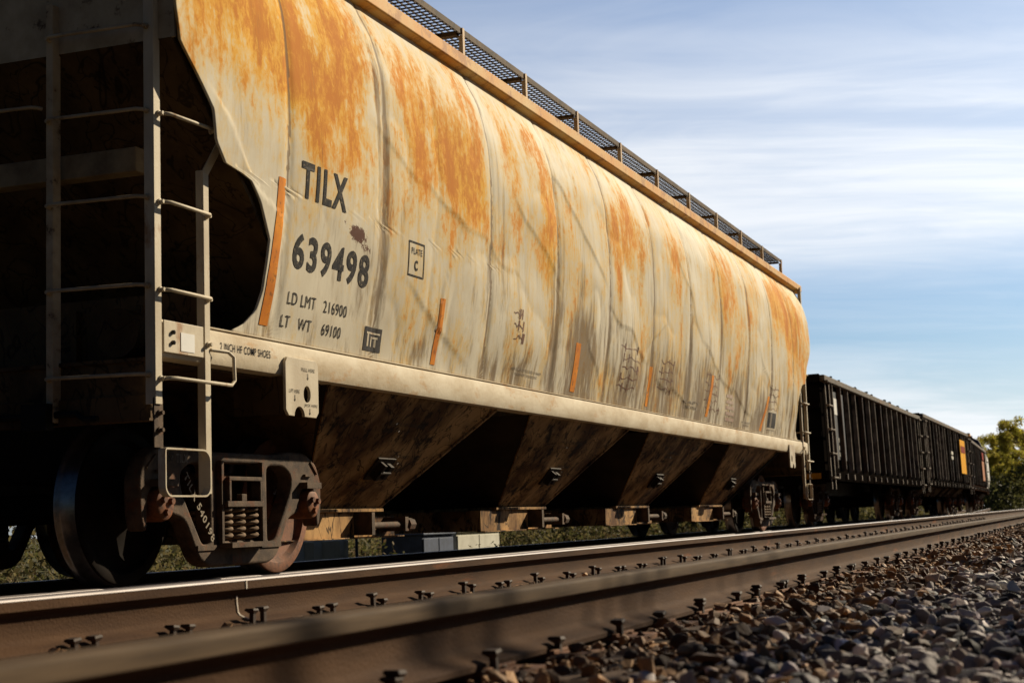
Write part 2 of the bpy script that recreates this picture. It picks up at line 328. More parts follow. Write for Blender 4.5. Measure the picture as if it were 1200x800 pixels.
lk(t, mth(t, 'ADD', fleck, mth(t, 'MULTIPLY', core, .4)), bp.inputs['Height']); lk(t, bp.outputs[0], b.inputs['Normal'])
lk(t, mth(t, 'MULTIPLY_ADD', core, .15, .66), b.inputs['Roughness'])

# ------------------------------------------------------------------ ground
def gz(x, y):
    prof = [(-400, -2.2), (-12, -1.3), (-4, -.55), (-1.6, -.12), (-.8, -.085), (3.6, -.085), (4.4, -.22), (8.2, -.22), (9.6, -.62), (12, -.95), (30, -1.1), (400, -1.3)]
    ys = [p[0] for p in prof]; zs = [p[1] for p in prof]; return np.interp(y, ys, zs)
def tone_attr(me, arr):
    a = me.attributes.new('tone', 'FLOAT_COLOR', 'POINT'); d = np.ones((len(me.vertices), 4), np.float32); d[:, :3] = arr; a.data.foreach_set('color', d.ravel())
xs = np.concatenate([np.arange(-60, 2, 2.), np.arange(2, 14, .06), np.arange(14, 40, .3), np.arange(40, 100, 2), np.geomspace(100, 1600, 14)])
ys = np.concatenate([-np.geomspace(600, 6, 12), np.arange(-5, -.6, .5), np.arange(-.5, 4.6, .06), np.arange(4.7, 14, .4), np.geomspace(15, 1200, 22)])
XX, YY = np.meshgrid(xs, ys, indexing='ij'); ZZ = gz(XX, YY)
nn = np.array([noise.noise((x*6, y*6, 0)) for x, y in zip(XX.ravel(), YY.ravel())]).reshape(XX.shape)
ZZ = ZZ+nn*np.where((YY > -1.6) & (YY < 4.6), .018, .06)
nx, ny = XX.shape; idx = np.arange(nx*ny).reshape(nx, ny)
fc = np.stack([idx[:-1, :-1], idx[1:, :-1], idx[1:, 1:], idx[:-1, 1:]], -1).reshape(-1, 4)
me = bpy.data.meshes.new('ground'); me.from_pydata(np.stack([XX, YY, ZZ], -1).reshape(-1, 3).tolist(), [], fc.tolist())
base = np.array([.06, .045, .03]); grass = np.array([.075, .07, .03])
Yf = YY.ravel(); Xf = XX.ravel()
w = np.clip((Yf-9)/2, 0, 1)+np.clip((-3-Yf)/2, 0, 1); w = np.clip(w, 0, 1)[:, None]
bal = np.where((Yf < .75)[:, None], np.array([.15, .135, .13]), np.array([.10, .062, .04]))
far = np.clip((Xf-14)/20, 0, 1)[:, None]
tone_attr(me, (base*(1-far)+bal*far)*(1-w)+grass*w)
m_ground = attrmat('gravel_and_soil', .9, .8, 30, noise_amt=.8, nscale=14, spec=.1)
for p in me.polygons: p.use_smooth = True
g0 = bpy.data.objects.new('ground', me); COL.objects.link(g0); me.materials.append(m_ground); props(g0, kind='structure')

# ------------------------------------------------------------------ ballast
def rock(seed, n=15):
    r = random.Random(seed); bm = bmesh.new()
    sx, sy, sz = 1, r.uniform(.6, .95), r.uniform(.35, .7)
    for _ in range(n):
        v = Vector((r.gauss(0, 1), r.gauss(0, 1), r.gauss(0, 1))).normalized()*r.uniform(.8, 1)
        bm.verts.new((v.x*sx, v.y*sy, v.z*sz))
    bmesh.ops.convex_hull(bm, input=bm.verts)
    bm.verts.ensure_lookup_table()
    for v in [v for v in bm.verts if not v.link_faces]: bm.verts.remove(v)
    bmesh.ops.bevel(bm, geom=bm.edges[:], offset=.05, segments=1, affect='EDGES', clamp_overlap=True)
    bmesh.ops.triangulate(bm, faces=bm.faces)
    bm.verts.index_update(); V = np.array([v.co[:] for v in bm.verts]); T = np.array([[v.index for v in f.verts] for f in bm.faces]); bm.free(); return V, T
def rock_lo(seed):
    r = random.Random(seed); bm = bmesh.new()
    sy, sz = r.uniform(.65, .95), r.uniform(.45, .8)
    for _ in range(11):
        v = Vector((r.gauss(0, 1), r.gauss(0, 1), r.gauss(0, 1))).normalized()*r.uniform(.8, 1); bm.verts.new((v.x, v.y*sy, v.z*sz))
    bmesh.ops.convex_hull(bm, input=bm.verts)
    for v in [v for v in bm.verts if not v.link_faces]: bm.verts.remove(v)
    bmesh.ops.triangulate(bm, faces=bm.faces)
    bm.verts.index_update(); V = np.array([v.co[:] for v in bm.verts]); T = np.array([[v.index for v in f.verts] for f in bm.faces]); bm.free(); return V, T
ROCK_HI = [rock(i) for i in range(22)]; ROCK_LO = [rock_lo(100+i) for i in range(18)]
def rotm(n):
    q = rng.normal(size=(n, 4)); q /= np.linalg.norm(q, axis=1)[:, None]; w, x, y, z = q.T
    return np.stack([1-2*(y*y+z*z), 2*(x*y-z*w), 2*(x*z+y*w), 2*(x*y+z*w), 1-2*(x*x+z*z), 2*(y*z-x*w), 2*(x*z-y*w), 2*(y*z+x*w), 1-2*(x*x+y*y)], -1).reshape(-1, 3, 3)
def stones(regions):
    VV, TT, CC = [], [], []; off = 0
    for (x0, x1, y0, y1, dens, s0, s1, hi, dz) in regions:
        n = int((x1-x0)*(y1-y0)*dens); P = np.stack([rng.uniform(x0, x1, n), rng.uniform(y0, y1, n)], -1)
        s = s0+(s1-s0)*rng.random(n)**1.8*np.where(rng.random(n) < .02, 1.5, 1)
        z = gz(P[:, 0], P[:, 1])+rng.uniform(-.4, 1.0, n)*s+dz
        Rm = rotm(n); lib = ROCK_HI if hi else ROCK_LO; k = rng.integers(0, len(lib), n)
        # tone
        edge = P[:, 1]+rng.normal(0, .16, n)
        brown = (edge > .80)
        u = rng.random(n)[:, None]
        grey = np.array([.080, .064, .063])+(np.array([.80, .69, .65])-np.array([.080, .064, .063]))*u**2.2
        kind = rng.random(n)
        grey = np.where((kind < .14)[:, None], np.array([.030, .026, .028]), grey)
        grey = np.where(((kind > .14) & (kind < .32))[:, None], grey*np.array([1.0, .84, .70]), grey)
        grey = np.where(((kind > .32) & (kind < .40))[:, None], grey*np.array([.80, .76, .86]), grey)
        grey = np.where((kind > .95)[:, None], np.array([.60, .57, .53]), grey)
        br = np.array([.060, .032, .018])+(np.array([.42, .23, .10])-np.array([.055, .030, .018]))*u**1.8
        colr = np.where(brown[:, None], br, grey)
        for i in range(len(lib)):
            m_ = np.where(k == i)[0]
            if not len(m_): continue
            V, T = lib[i]
            W_ = np.einsum('nij,vj->nvi', Rm[m_]*np.array([1, 1, .72])[None, :, None], V)*s[m_][:, None, None]+np.concatenate([P[m_], z[m_][:, None]], 1)[:, None, :]
            nv = len(V); VV.append(W_.reshape(-1, 3)); CC.append(np.repeat(colr[m_], nv, 0))
            TT.append((T[None]+(np.arange(len(m_))*nv)[:, None, None]+off).reshape(-1, 3)); off += nv*len(m_)
    V = np.concatenate(VV); T = np.concatenate(TT); C_ = np.concatenate(CC)
    me = bpy.data.meshes.new('ballast'); me.vertices.add(len(V)); me.vertices.foreach_set('co', V.astype(np.float32).ravel())
    me.loops.add(len(T)*3); me.loops.foreach_set('vertex_index', T.astype(np.int32).ravel())
    me.polygons.add(len(T)); me.polygons.foreach_set('loop_start', np.arange(0, len(T)*3, 3, dtype=np.int32)); me.polygons.foreach_set('loop_total', np.full(len(T), 3, np.int32))
    me.update(calc_edges=True); me.validate(); tone_attr(me, C_)
    me.polygons.foreach_set('use_smooth', np.zeros(len(T), bool))
    return me
Y1 = 1.4725; Y2 = Y1+1.51; ZT = .125            # near track rails, head height
regs = [(2.4, 5.5, -.9, 1.02, 1250, .015, .047, True, .0), (5.5, 9, -.9, 1.02, 950, .016, .050, True, .0), (9, 16, -.9, 1.02, 620, .018, .050, False, .0),
        (16, 30, -.9, 1.1, 330, .024, .056, False, .0), (30, 60, -.5, 1.3, 170, .03, .06, False, 0),
        (2.4, 9, .88, 1.36, 560, .012, .042, True, .012), (9, 30, .88, 1.36, 520, .014, .042, False, .012), (2.4, 9, .78, 1.02, 330, .018, .05, True, .022), (9, 30, .78, 1.02, 300, .02, .05, False, .022),
        (2.4, 10, 1.26, 1.385, 260, .008, .020, True, .030), (2.4, 7, -.5, 1.0, 1800, .006, .014, False, .012),
        (2.4, 8, .98, 1.38, 3000, .004, .014, False, .006), (8, 20, .98, 1.38, 900, .008, .018, False, .006),
        (1.5, 14, 1.60, 2.86, 200, .014, .040, False, .012), (14, 45, 1.60, 2.86, 110, .02, .04, False, .010), (2, 30, 2.70, 2.86, 60, .018, .036, False, .035),
        (2, 30, 3.15, 5.0, 160, .018, .045, False, 0), (4, 40, 7.5, 9.2, 60, .02, .05, False, 0)]
bal = bpy.data.objects.new('ballast', stones(regs)); COL.objects.link(bal); bal.data.materials.append(m_stone)
props(bal, 'loose grey and brown crushed stone covering the ground beside the rails', 'ballast', kind='stuff')

# ------------------------------------------------------------------ rails
def rail_prof(zt):
    h = [(-.0005, .171), (.018, .1705), (.030, .168), (.0365, .161), (.038, .134), (.033, .129), (.014, .119), (.0095, .112), (.0085, .085), (.010, .052), (.016, .040), (.032, .031), (.070, .018), (.0745, .015), (.0745, .003), (.072, .0)]
    r = h+[(-y, z) for y, z in reversed(h)]
    return [(y, z-.171+zt) for y, z in r]
HEADLAB = {}
def bend(x): # the train's track curves gently left beyond 55 m
    return 0 if x < 55 else ((x-55)**2/600 if x < 73.4 else 18.4**2/600+(x-73.4)*18.4/300)
def rail(yc, zt, x0, x1, topm, label, cat='rail', curved=False, side=False):
    r = empty('steel_rail', (x0, yc, zt-.171), label, cat)
    pr = [(y+yc, z) for y, z in rail_prof(zt)]
    g = G(); xsn = [x0, 55]+[55+2.3*i for i in range(1, 9)]+[x1] if curved else [x0, x1]; n = len(pr)
    g.add([(x, y+(bend(x) if curved else 0), z) for x in xsn for y, z in pr], [(k*n+i, k*n+(i+1) % n, (k+1)*n+(i+1) % n, (k+1)*n+i) for k in range(len(xsn)-1) for i in range(n)]+[tuple(reversed(range(n)))])
    obj('rail_body', g, m_rail, r, smooth=True)
    # worn running band on the head, a thin sheet just proud of it
    top = [(-.0378, .1605), (-.0368, .1640), (-.0335, .1678), (-.028, .1695), (-.016, .1708), (0, .1713), (.016, .1708), (.028, .1695), (.034, .1665)]
    if side: top = [(-.0386, .133), (-.0390, .137), (-.0384, .150)]+top
    g = G(); n = len(top); g.add([(x, yc+y+(bend(x) if curved else 0), z-.171+zt+.0024) for x in xsn for y, z in top], [(k*n+i, k*n+i+1, (k+1)*n+i+1, (k+1)*n+i) for k in range(len(xsn)-1) for i in range(n-1)])
    obj('running_surface', g, topm, r, smooth='all', fix=False)
    return r
ra = rail(Y1, ZT, -6, 170, m_railtop2, 'nearest rail, brown web with a dull grey head, spiked beside the stones', side=True)
rb = rail(Y2, ZT, -6, 170, m_railtop, 'brown rail with a bright polished head and a white chalk line, second from the stones')
rc = rail(YC-.755, 0, -6, 170, m_railtop, 'rail directly under the near wheels of the train', curved=True)
rd = rail(YC+.755, 0, -6, 170, m_railtop, 'far rail under the train, its head edge a thin bright line', curved=True)
# chalk line on the second rail
g = G(); x = 5.0
def chalk(yc, zt, x, g, w=.006):
    pr = [(-.0385, .165), (-.0392, .134)]
    for (ya, za), (yb, zb) in zip(pr, pr[1:]): g.bar((x, yc+ya-.001, zt-.171+za), (x, yc+yb-.001, zt-.171+zb), w, .002, up=(0, 1, 0))
    obj('chalk_line', g, m_chalk, rb); g = G()
    p2 = [(-.0115, .110), (-.0105, .085), (-.012, .052), (-.018, .041), (-.034, .0325), (-.070, .0200)]
    for k, ((ya, za), (yb, zb)) in enumerate(zip(p2, p2[1:])): g.bar((x-.024+k*.004, yc+ya-.001, zt-.171+za), (x-.02+k*.004, yc+yb-.001, zt-.171+zb), w, .002, up=(0, 1, 0))
    obj('chalk_line', g, m_chalk, rb)
chalk(Y2, ZT, 5.06, g)

# ------------------------------------------------------------------ ties with plates and spikes
def spike_geo(x, y, z, tilt=0, side=-1, rise=0):
    g = G(); h = .025+rise
    c = Vector((x, y, z)); up = Vector((tilt, 0, 1)).normalized(); ax = up.cross(Vector((0, 1, 0))).normalized()*-1
    g.obox(c+up*h/2, ax*.0085, (0, .0085, 0), up*(h/2+.006))
    # flared head with a lip to the rail
    p = c+up*h; v = []
    for (a, b0, b1, k) in ((.010, -.010, .010, 0), (.019, -.015, .024, .010), (.016, -.012, .020, .017)):
        for sx_, sy_ in ((-1, b0), (1, b0), (1, b1), (-1, b1)): v.append(p+ax*(sx_*a)+Vector((0, -side*sy_, 0))+up*k)
    f = [(3, 2, 1, 0), (8, 9, 10, 11)]+[(4*k+i, 4*k+(i+1) % 4, 4*k+4+(i+1) % 4, 4*k+4+i) for k in (0, 1) for i in range(4)]
    g.add(v, f); return g
def make_tie(yc, zt, label, group, name='railroad_tie', seed=3):
    top = zt-.171-.016
    r = empty(name, (0, yc, top-.18), label, 'railroad tie', group)
    g = G(); nseg = 12
    rr = random.Random(seed); L = 1.32+rr.uniform(-.05, .05)
    # slightly irregular timber
    ys_ = np.linspace(-L, L, nseg+1); v = []
    for y in ys_:
        j = lambda a: rr.uniform(-a, a)
        v += [(-.112+j(.006), yc+y, top-.18), (-.114+j(.006), yc+y, top-.012+j(.004)), (-.100+j(.006), yc+y, top+j(.003)), (-.03+j(.01), yc+y, top+j(.004)), (.04+j(.01), yc+y, top+j(.004)), (.100+j(.006), yc+y, top+j(.003)), (.114+j(.006), yc+y, top-.012+j(.004)), (.112+j(.006), yc+y, top-.18)]
    f = [(8*i+k, 8*i+(k+1) % 8, 8*i+8+(k+1) % 8, 8*i+8+k) for i in range(nseg) for k in range(8)]+[tuple(range(8)), tuple(range(8*nseg+7, 8*nseg-1, -1))]
    g.add(v, f); obj('timber', g, m_tie, r)
    for s in (-1, 1):
        yr = yc+s*.755; g = G(); g.box(-.095, .095, yr-.17, yr+.17, top-.002, top+.0155)
        g.box(-.095, .095, yr-.094, yr-.079, top+.0155, top+.024); g.box(-.095, .095, yr+.079, yr+.094, top+.0155, top+.024)
        pl = obj('tie_plate', g, m_plate, r, bev=.002)
        sl = []
        if s < 0: sl = [(rr.choice((-1, 1))*rr.uniform(.035, .06), -.087), (rr.uniform(.03, .06), .087)]+([(rr.uniform(-.07, -.04), -.087)] if rr.random() < .25 else [])
        else: sl = [(rr.uniform(-.065, -.04), -.087), (rr.uniform(.03, .06), -.087), (rr.uniform(-.06, .06), .087)]
        for dx, dy in sl:
            rs = rr.choice((-.008, -.004, 0, .004)) if rr.random() < .85 else rr.uniform(.010, .024)
            obj('spike', spike_geo(dx, yr+dy+rr.uniform(-.004, .004), top+.022, rr.uniform(-.16, .16), -1 if dy < 0 else 1, rs), m_spike, pl)
    return r
NT = [make_tie((Y1+Y2)/2, ZT, 'x', 'weathered ties under the empty near track', seed=30+i) for i in range(7)]
first = True; k = 0
xsT = np.arange(.55, 76, .5)
def descr(i, n):
    return
for i, x in enumerate(xsT):
    c_ = NT[i] if i < 7 else (copy_tree(NT[(i*5+i//7) % 7], skip=('spike',)) if x > 40 else copy_tree(NT[(i*5+i//7) % 7]))
    c_.location.x = x+random.uniform(-.03, .03); c_.rotation_euler = (0, 0, random.uniform(-.012, .012)); c_.location.y += 0
    c_['label'] = 'worn brown timber tie half sunk in stones under the empty near track'
bt_ = make_tie(YC, 0, 'dark timber tie in the shade under the train', 'dark ties under the train')
for i, x in enumerate(np.arange(4.0, 36, .52)):
    c_ = bt_ if i == 0 else copy_tree(bt_, skip=('spike',)); c_.location.x = x

# ------------------------------------------------------------------ covered hopper car
H = empty('covered_hopper_car', (16.62, YC, 0), 'long cream covered hopper freight car streaked with orange rust, dented curved side', 'freight car')
WZ = [1.42, 1.6, 1.8, 2.2, 2.6, 3.0, 3.4, 3.7, 3.94]; WW = [1.455, 1.49, 1.53, 1.582, 1.605, 1.61, 1.585, 1.505, 1.375]
from functools import lru_cache
zq = np.linspace(1.4, 3.96, 400); wq = np.interp(zq, WZ, WW); ker = np.hanning(61); ker /= ker.sum(); wq = np.convolve(np.pad(wq, 30, 'edge'), ker, 'valid')
def wz(z): return float(np.interp(z, zq, wq))
SEAMS = [8.35, 9.72, 11.72, 13.35, 14.95, 16.55, 18.15, 19.75, 21.35, 22.95, 24.6]
CREASE = [((9.65, 2.95), (10.95, 2.62), .5), ((10.95, 2.62), (12.2, 2.35), .5), ((8.2, 2.2), (7.6, 2.6), .6), ((10.3, 1.9), (11.5, 1.45), .8), ((11.0, 2.45), (10.75, 1.8), .6), ((11.9, 2.4), (11.0, 1.5), .6),
          ((13.5, 3.3), (14.6, 2.7), .9), ((12.4, 2.9), (13.2, 2.5), .7), ((15.2, 2.3), (16.2, 2.0), .9), ((16.2, 2.0), (16.9, 2.35), .9), ((17.0, 1.75), (18.1, 1.6), .9), ((19.0, 2.3), (20.4, 1.9), .9), ((20.6, 1.9), (21.6, 1.65), .8), ((17.8, 3.2), (18.6, 2.5), .6), ((22.3, 2.4), (23.4, 1.9), .8), ((14.4, 1.9), (14.9, 1.5), .7)]
def segd(px, pz, a, b_):
    ax_, az_ = a; bx_, bz_ = b_; dx, dz = bx_-ax_, bz_-az_; t_ = ((px-ax_)*dx+(pz-az_)*dz)/(dx*dx+dz*dz); tc_ = min(1, max(0, t_))
    return math.hypot(px-ax_-dx*tc_, pz-az_-dz*tc_), ((px-ax_)*dz-(pz-az_)*dx), t_
@lru_cache(maxsize=None)
def dent(X, z):
    d = 0
    ed = min(1, max(0, (z-1.42)/.25))*min(1, max(0, (3.94-z)/.3))
    # pillow between seams
    for a, b_ in zip([6.9]+SEAMS, SEAMS+[26.4]):
        if a <= X < b_:
            q = (X-a)/(b_-a); s_ = math.sin(PI*q); h_ = noise.noise((a*3.1, z*1.3, 5.))
            d += (.006+.030*h_)*s_*ed; dd = min(X-a, b_-X); d += -.010*math.exp(-(dd/.035)**2)
            if dd < .012: d += .004
    big = 1.0 if X > 9.6 else .45
    rg_ = 1-abs(noise.noise((X*1.6-.5*z, z*1.1+.3*X, 7.7)))*2.6; d += big*(-.0065*max(0, rg_)**3 + .020*noise.noise((X*1.1, z*1.2, 1.7)))*ed + big*.0035*noise.noise((X*3.3+.6*z, z*2.2, 4.2))*ed
    for a, b_, k in CREASE:
        if abs(X-(a[0]+b_[0])/2) > 1.6: continue
        ds, sd_, t_ = segd(X+.09*noise.noise((X*2.2, z*2.2, 9.)), z+.09*noise.noise((X*2.2, z*2.2, 3.)), a, b_)
        fall = math.exp(-(max(0, -t_, t_-1)*3)**2)
        d += k*fall*(.0042*math.exp(-abs(ds)/.05) - (.009*math.exp(-(ds/.26)**2) if sd_ > 0 else 0))*ed
    return d
def sidept(X, z, off=0.0, side=-1):
    return Vector((X, YC+side*(wz(z)+(dent(round(X, 3), round(z, 3)) if side < 0 else 0)+off), z))
oz = [1.43, 1.48, 1.57, 1.70, 2.00, 2.20, 2.315, 2.335, 2.45, 2.62, 2.92, 3.1, 3.96]
ox = [7.86, 8.00, 8.11, 8.15, 8.16, 8.01, 7.87, 7.61, 7.49, 7.45, 7.12, 7.09, 7.09]
def xs0(z): return float(np.interp(z, oz, ox))
RUST = [ # X, z, rx, rz, amount
 (7.35, 3.35, .5, .45, .85), (7.75, 2.95, .35, .25, .5), (7.8, 3.5, .5, .4, .8), (8.75, 3.25, .62, .48, 1.0), (9.15, 2.85, .35, .40, .85), (8.95, 3.7, .55, .4, .8), (8.45, 2.85, .30, .25, .6), (9.0, 2.4, .35, .3, .35),
 (10.2, 3.25, .28, .45, .75), (10.7, 3.05, .50, .42, .85), (11.3, 3.05, .42, .42, .98), (11.45, 2.7, .25, .30, .6), (10.15, 2.6, .25, .40, .5), (10.9, 3.55, .7, .22, .4),
 (12.35, 3.45, .30, .35, .75), (12.3, 2.95, .20, .5, .5), (13.05, 3.15, .35, .55, .85), (13.2, 2.6, .2, .4, .5), (13.9, 3.0, .3, .6, .60),
 (15.4, 3.25, .55, .38, 1.1), (15.9, 3.2, .40, .42, 1.1), (15.2, 2.5, .16, .3, .7), (16.1, 2.4, .22, .5, .6),
 (18.0, 3.1, .42, .55, .75), (17.4, 3.2, .3, .4, .5), (18.9, 2.9, .3, .6, .6), (19.9, 3.2, .45, .6, .82), (20.6, 2.9, .35, .7, .75), (21.5, 3.0, .4, .7, .7), (22.2, 3.3, .3, .5, .5),
 (23.6, 3.3, .55, .55, 1.15), (24.6, 3.2, .6, .6, 1.15), (25.5, 3.1, .5, .7, 1.1), (24.4, 2.5, .45, .35, .6), (25.6, 2.2, .3, .6, .5),
 (10.1, 1.75, .25, .22, .35), (10.5, 1.9, .2, .15, .3), (12.4, 1.7, .3, .3, .5), (13.2, 1.9, .2, .5, .4), (14.9, 1.65, .4, .12, .5), (16.9, 1.7, .15, .4, .5), (20.2, 1.9, .2, .4, .4), (22.8, 1.8, .2, .4, .5),
 (8.0, 1.47, .5, .04, .3), (8.65, 2.6, .12, .2, .3)]
GR = [(9.72, 2.5, .10, 1.0, .65), (9.55, 3.1, .12, .8, .35), (11.7, 2.6, .06, 1.2, .5), (12.0, 2.2, .06, .8, .4), (13.35, 2.2, .15, 1.0, .6), (14.2, 1.8, .35, .40, .75), (14.95, 2.6, .07, 1.2, .5), (14.0, 2.6, .10, .8, .5), (16.55, 2.5, .06, 1.2, .5), (17.2, 1.75, .5, .3, .6),
      (18.15, 2.2, .10, 1.0, .5), (19.0, 1.8, .5, .35, .6), (19.75, 2.4, .08, 1.2, .5), (20.8, 1.8, .5, .4, .55), (21.35, 2.4, .08, 1.2, .45), (22.95, 2.3, .08, 1.2, .45), (22.3, 1.7, .4, .3, .55), (24.6, 2.2, .08, 1.2, .4), (9.4, 1.8, .10, .3, .5), (10.5, 1.55, .25, .1, .5), (8.35, 2.6, .018, 1.4, .45), (15.8, 1.7, .5, .3, .45), (12.5, 1.55, .3, .15, .4), (7.95, 1.5, .1, .05, .2)]
SC = [(9.30, 2.20, .10, .05, .75), (9.30, 2.22, .16, .05, .75), (9.46, 2.13, .10, .04, .8), (9.1, 2.26, .06, .03, .6), (11.9, 2.15, .06, .10, .42), (12.35, 2.0, .05, .10, .75), (12.4, 1.83, .06, .05, .8), (11.75, 1.62, .03, .06, .7), (12.0, 2.6, .2, .1, .32), (11.0, 1.75, .35, .22, .22), (14.3, 2.0, .2, .03, .5), (18.5, 1.9, .2, .2, .2)]
def field(lst, X, z, e=1):
    s_ = 0
    for (a, b_, rx, rz, am) in lst:
        u_ = (X-a)/rx; v_ = (z-b_)/rz; q = u_*u_+v_*v_
        if q < 9: s_ = s_+am*math.exp(-q*.8*(1 if e else 1)) if q < 4 or True else s_
    return s_
def side_mesh(NU, NV, side):
    zs_ = np.concatenate([np.linspace(1.42, 3.94, NV)]); v = []; fr = []; fg = []; fs = []
    for j, z in enumerate(zs_):
        xa = xs0(z); xb = 33.24-xa
        for i in range(NU+1):
            X = xa+(xb-xa)*i/NU
            p = sidept(X, z, 0, side); v.append(tuple(p))
            if side < 0: fr.append(min(.92, .78*field(RUST, X, z))+.05+.05*(z-2.3)); fg.append(field(GR, X, z)+max(0, (1.62-z))*1.0+.10*min(1, max(0, (2.9-z)/.8))+.26*min(1, max(0, (X-10.6)/3))*min(1, max(0, (2.7-z)/.8))+(.75 if min(abs(X-q) for q in SEAMS) < .013 and not (X < 9 and z < 2.3) else 0)); fs.append(field(SC, X, z))
            else: fr.append(.2); fg.append(.1); fs.append(0)
    f = [(j*(NU+1)+i, j*(NU+1)+i+1, (j+1)*(NU+1)+i+1, (j+1)*(NU+1)+i) for j in range(NV-1) for i in range(NU)]
    n0 = len(v)
    # folded return edge so that the sheet reads as steel plate of real thickness
    rim = []
    me = bpy.data.meshes.new('body_side'); o3 = H.location
    me.from_pydata([tuple(Vector(p)-o3) for p in v], [], f)
    for nm, arr in (('rust', fr), ('grime', fg), ('scratch', fs)):
        a = me.attributes.new(nm, 'FLOAT', 'POINT'); a.data.foreach_set('value', np.array(arr, np.float32))
    for p in me.polygons: p.use_smooth = True
    me.materials.append(m_body)
    o = bpy.data.objects.new('body_side', me); COL.objects.link(o); o.parent = H
    md = o.modifiers.new('thick', 'SOLIDIFY'); md.thickness = .010; md.offset = 1 if side > 0 else -1
    return o
side_near = side_mesh(860, 110, -1)
side_far = side_mesh(60, 24, 1)
def ybox(g, x0, x1, w0, w1, z0, z1): return g.box(x0, x1, YC-w1, YC-w0, z0, z1)
XA, XB = 7.09, 26.15
# roof
g = G(); pr = [(YC-1.43, 4.05), (YC-1.1, 4.12), (YC-.6, 4.20), (YC, 4.24), (YC+.6, 4.20), (YC+1.1, 4.12), (YC+1.43, 4.05), (YC+1.38, 3.95), (YC-1.38, 3.95)]
g.prism(pr, XA-.02, XB+.02); obj('roof', g, m_cream, H)
# eave angle: vertical face plus underside
for s in (-1, 1):
    g = G(); a = [(1.365, 3.925), (1.455, 3.955), (1.465, 3.965), (1.465, 4.05), (1.455, 4.062), (1.36, 4.085)]
    g.prism([(YC+s*y, z) for y, z in a], XA-.28, XB+.30); obj('roof_edge', g, m_eave, H, bev=.004)
# roof hatches
for x in (9.8, 14.2, 18.6, 23.0):
    g = G(); g.lathe([(0, 0), (0, .36), (.10, .36), (.14, .30), (.17, 0)], (x, YC, 4.22), 'z', 24); obj('roof_hatch', g, m_cream, H, smooth=True)
# running board and posts
wx = [7.55+1.552*i for i in range(12)]
g = G(); z0 = 4.486
for k in range(11):
    y = YC-1.19+k*.057; g.box(7.2, 26.2, y-.0035, y+.0035, z0-.014, z0)
n = int((26.2-7.2)/.075)
for k in range(n+1):
    x = 7.2+k*.075; g.box(x-.006, x+.006, YC-1.19, YC-.62, z0-.012, z0-.003)
rbd = obj('running_board', g, m_grate, H)
g = G(); ybox(g, 7.15, 26.25, 1.195, 1.20, z0-.05, z0+.004); ybox(g, 7.15, 26.25, 1.165, 1.195, z0+.001, z0+.005); ybox(g, 7.15, 26.25, .6, .605, z0-.05, z0+.004)
obj('board_edge', g, m_grimeshade, rbd)
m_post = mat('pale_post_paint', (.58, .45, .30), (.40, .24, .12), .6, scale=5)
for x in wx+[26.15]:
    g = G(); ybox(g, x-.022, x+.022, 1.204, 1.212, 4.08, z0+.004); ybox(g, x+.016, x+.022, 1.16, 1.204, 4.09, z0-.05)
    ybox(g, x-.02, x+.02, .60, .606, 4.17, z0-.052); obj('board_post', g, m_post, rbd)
    g = G(); ybox(g, x-.03, x+.03, .607, 1.158, z0-.056, z0-.026); obj('board_bracket', g, m_grimeshade, rbd)
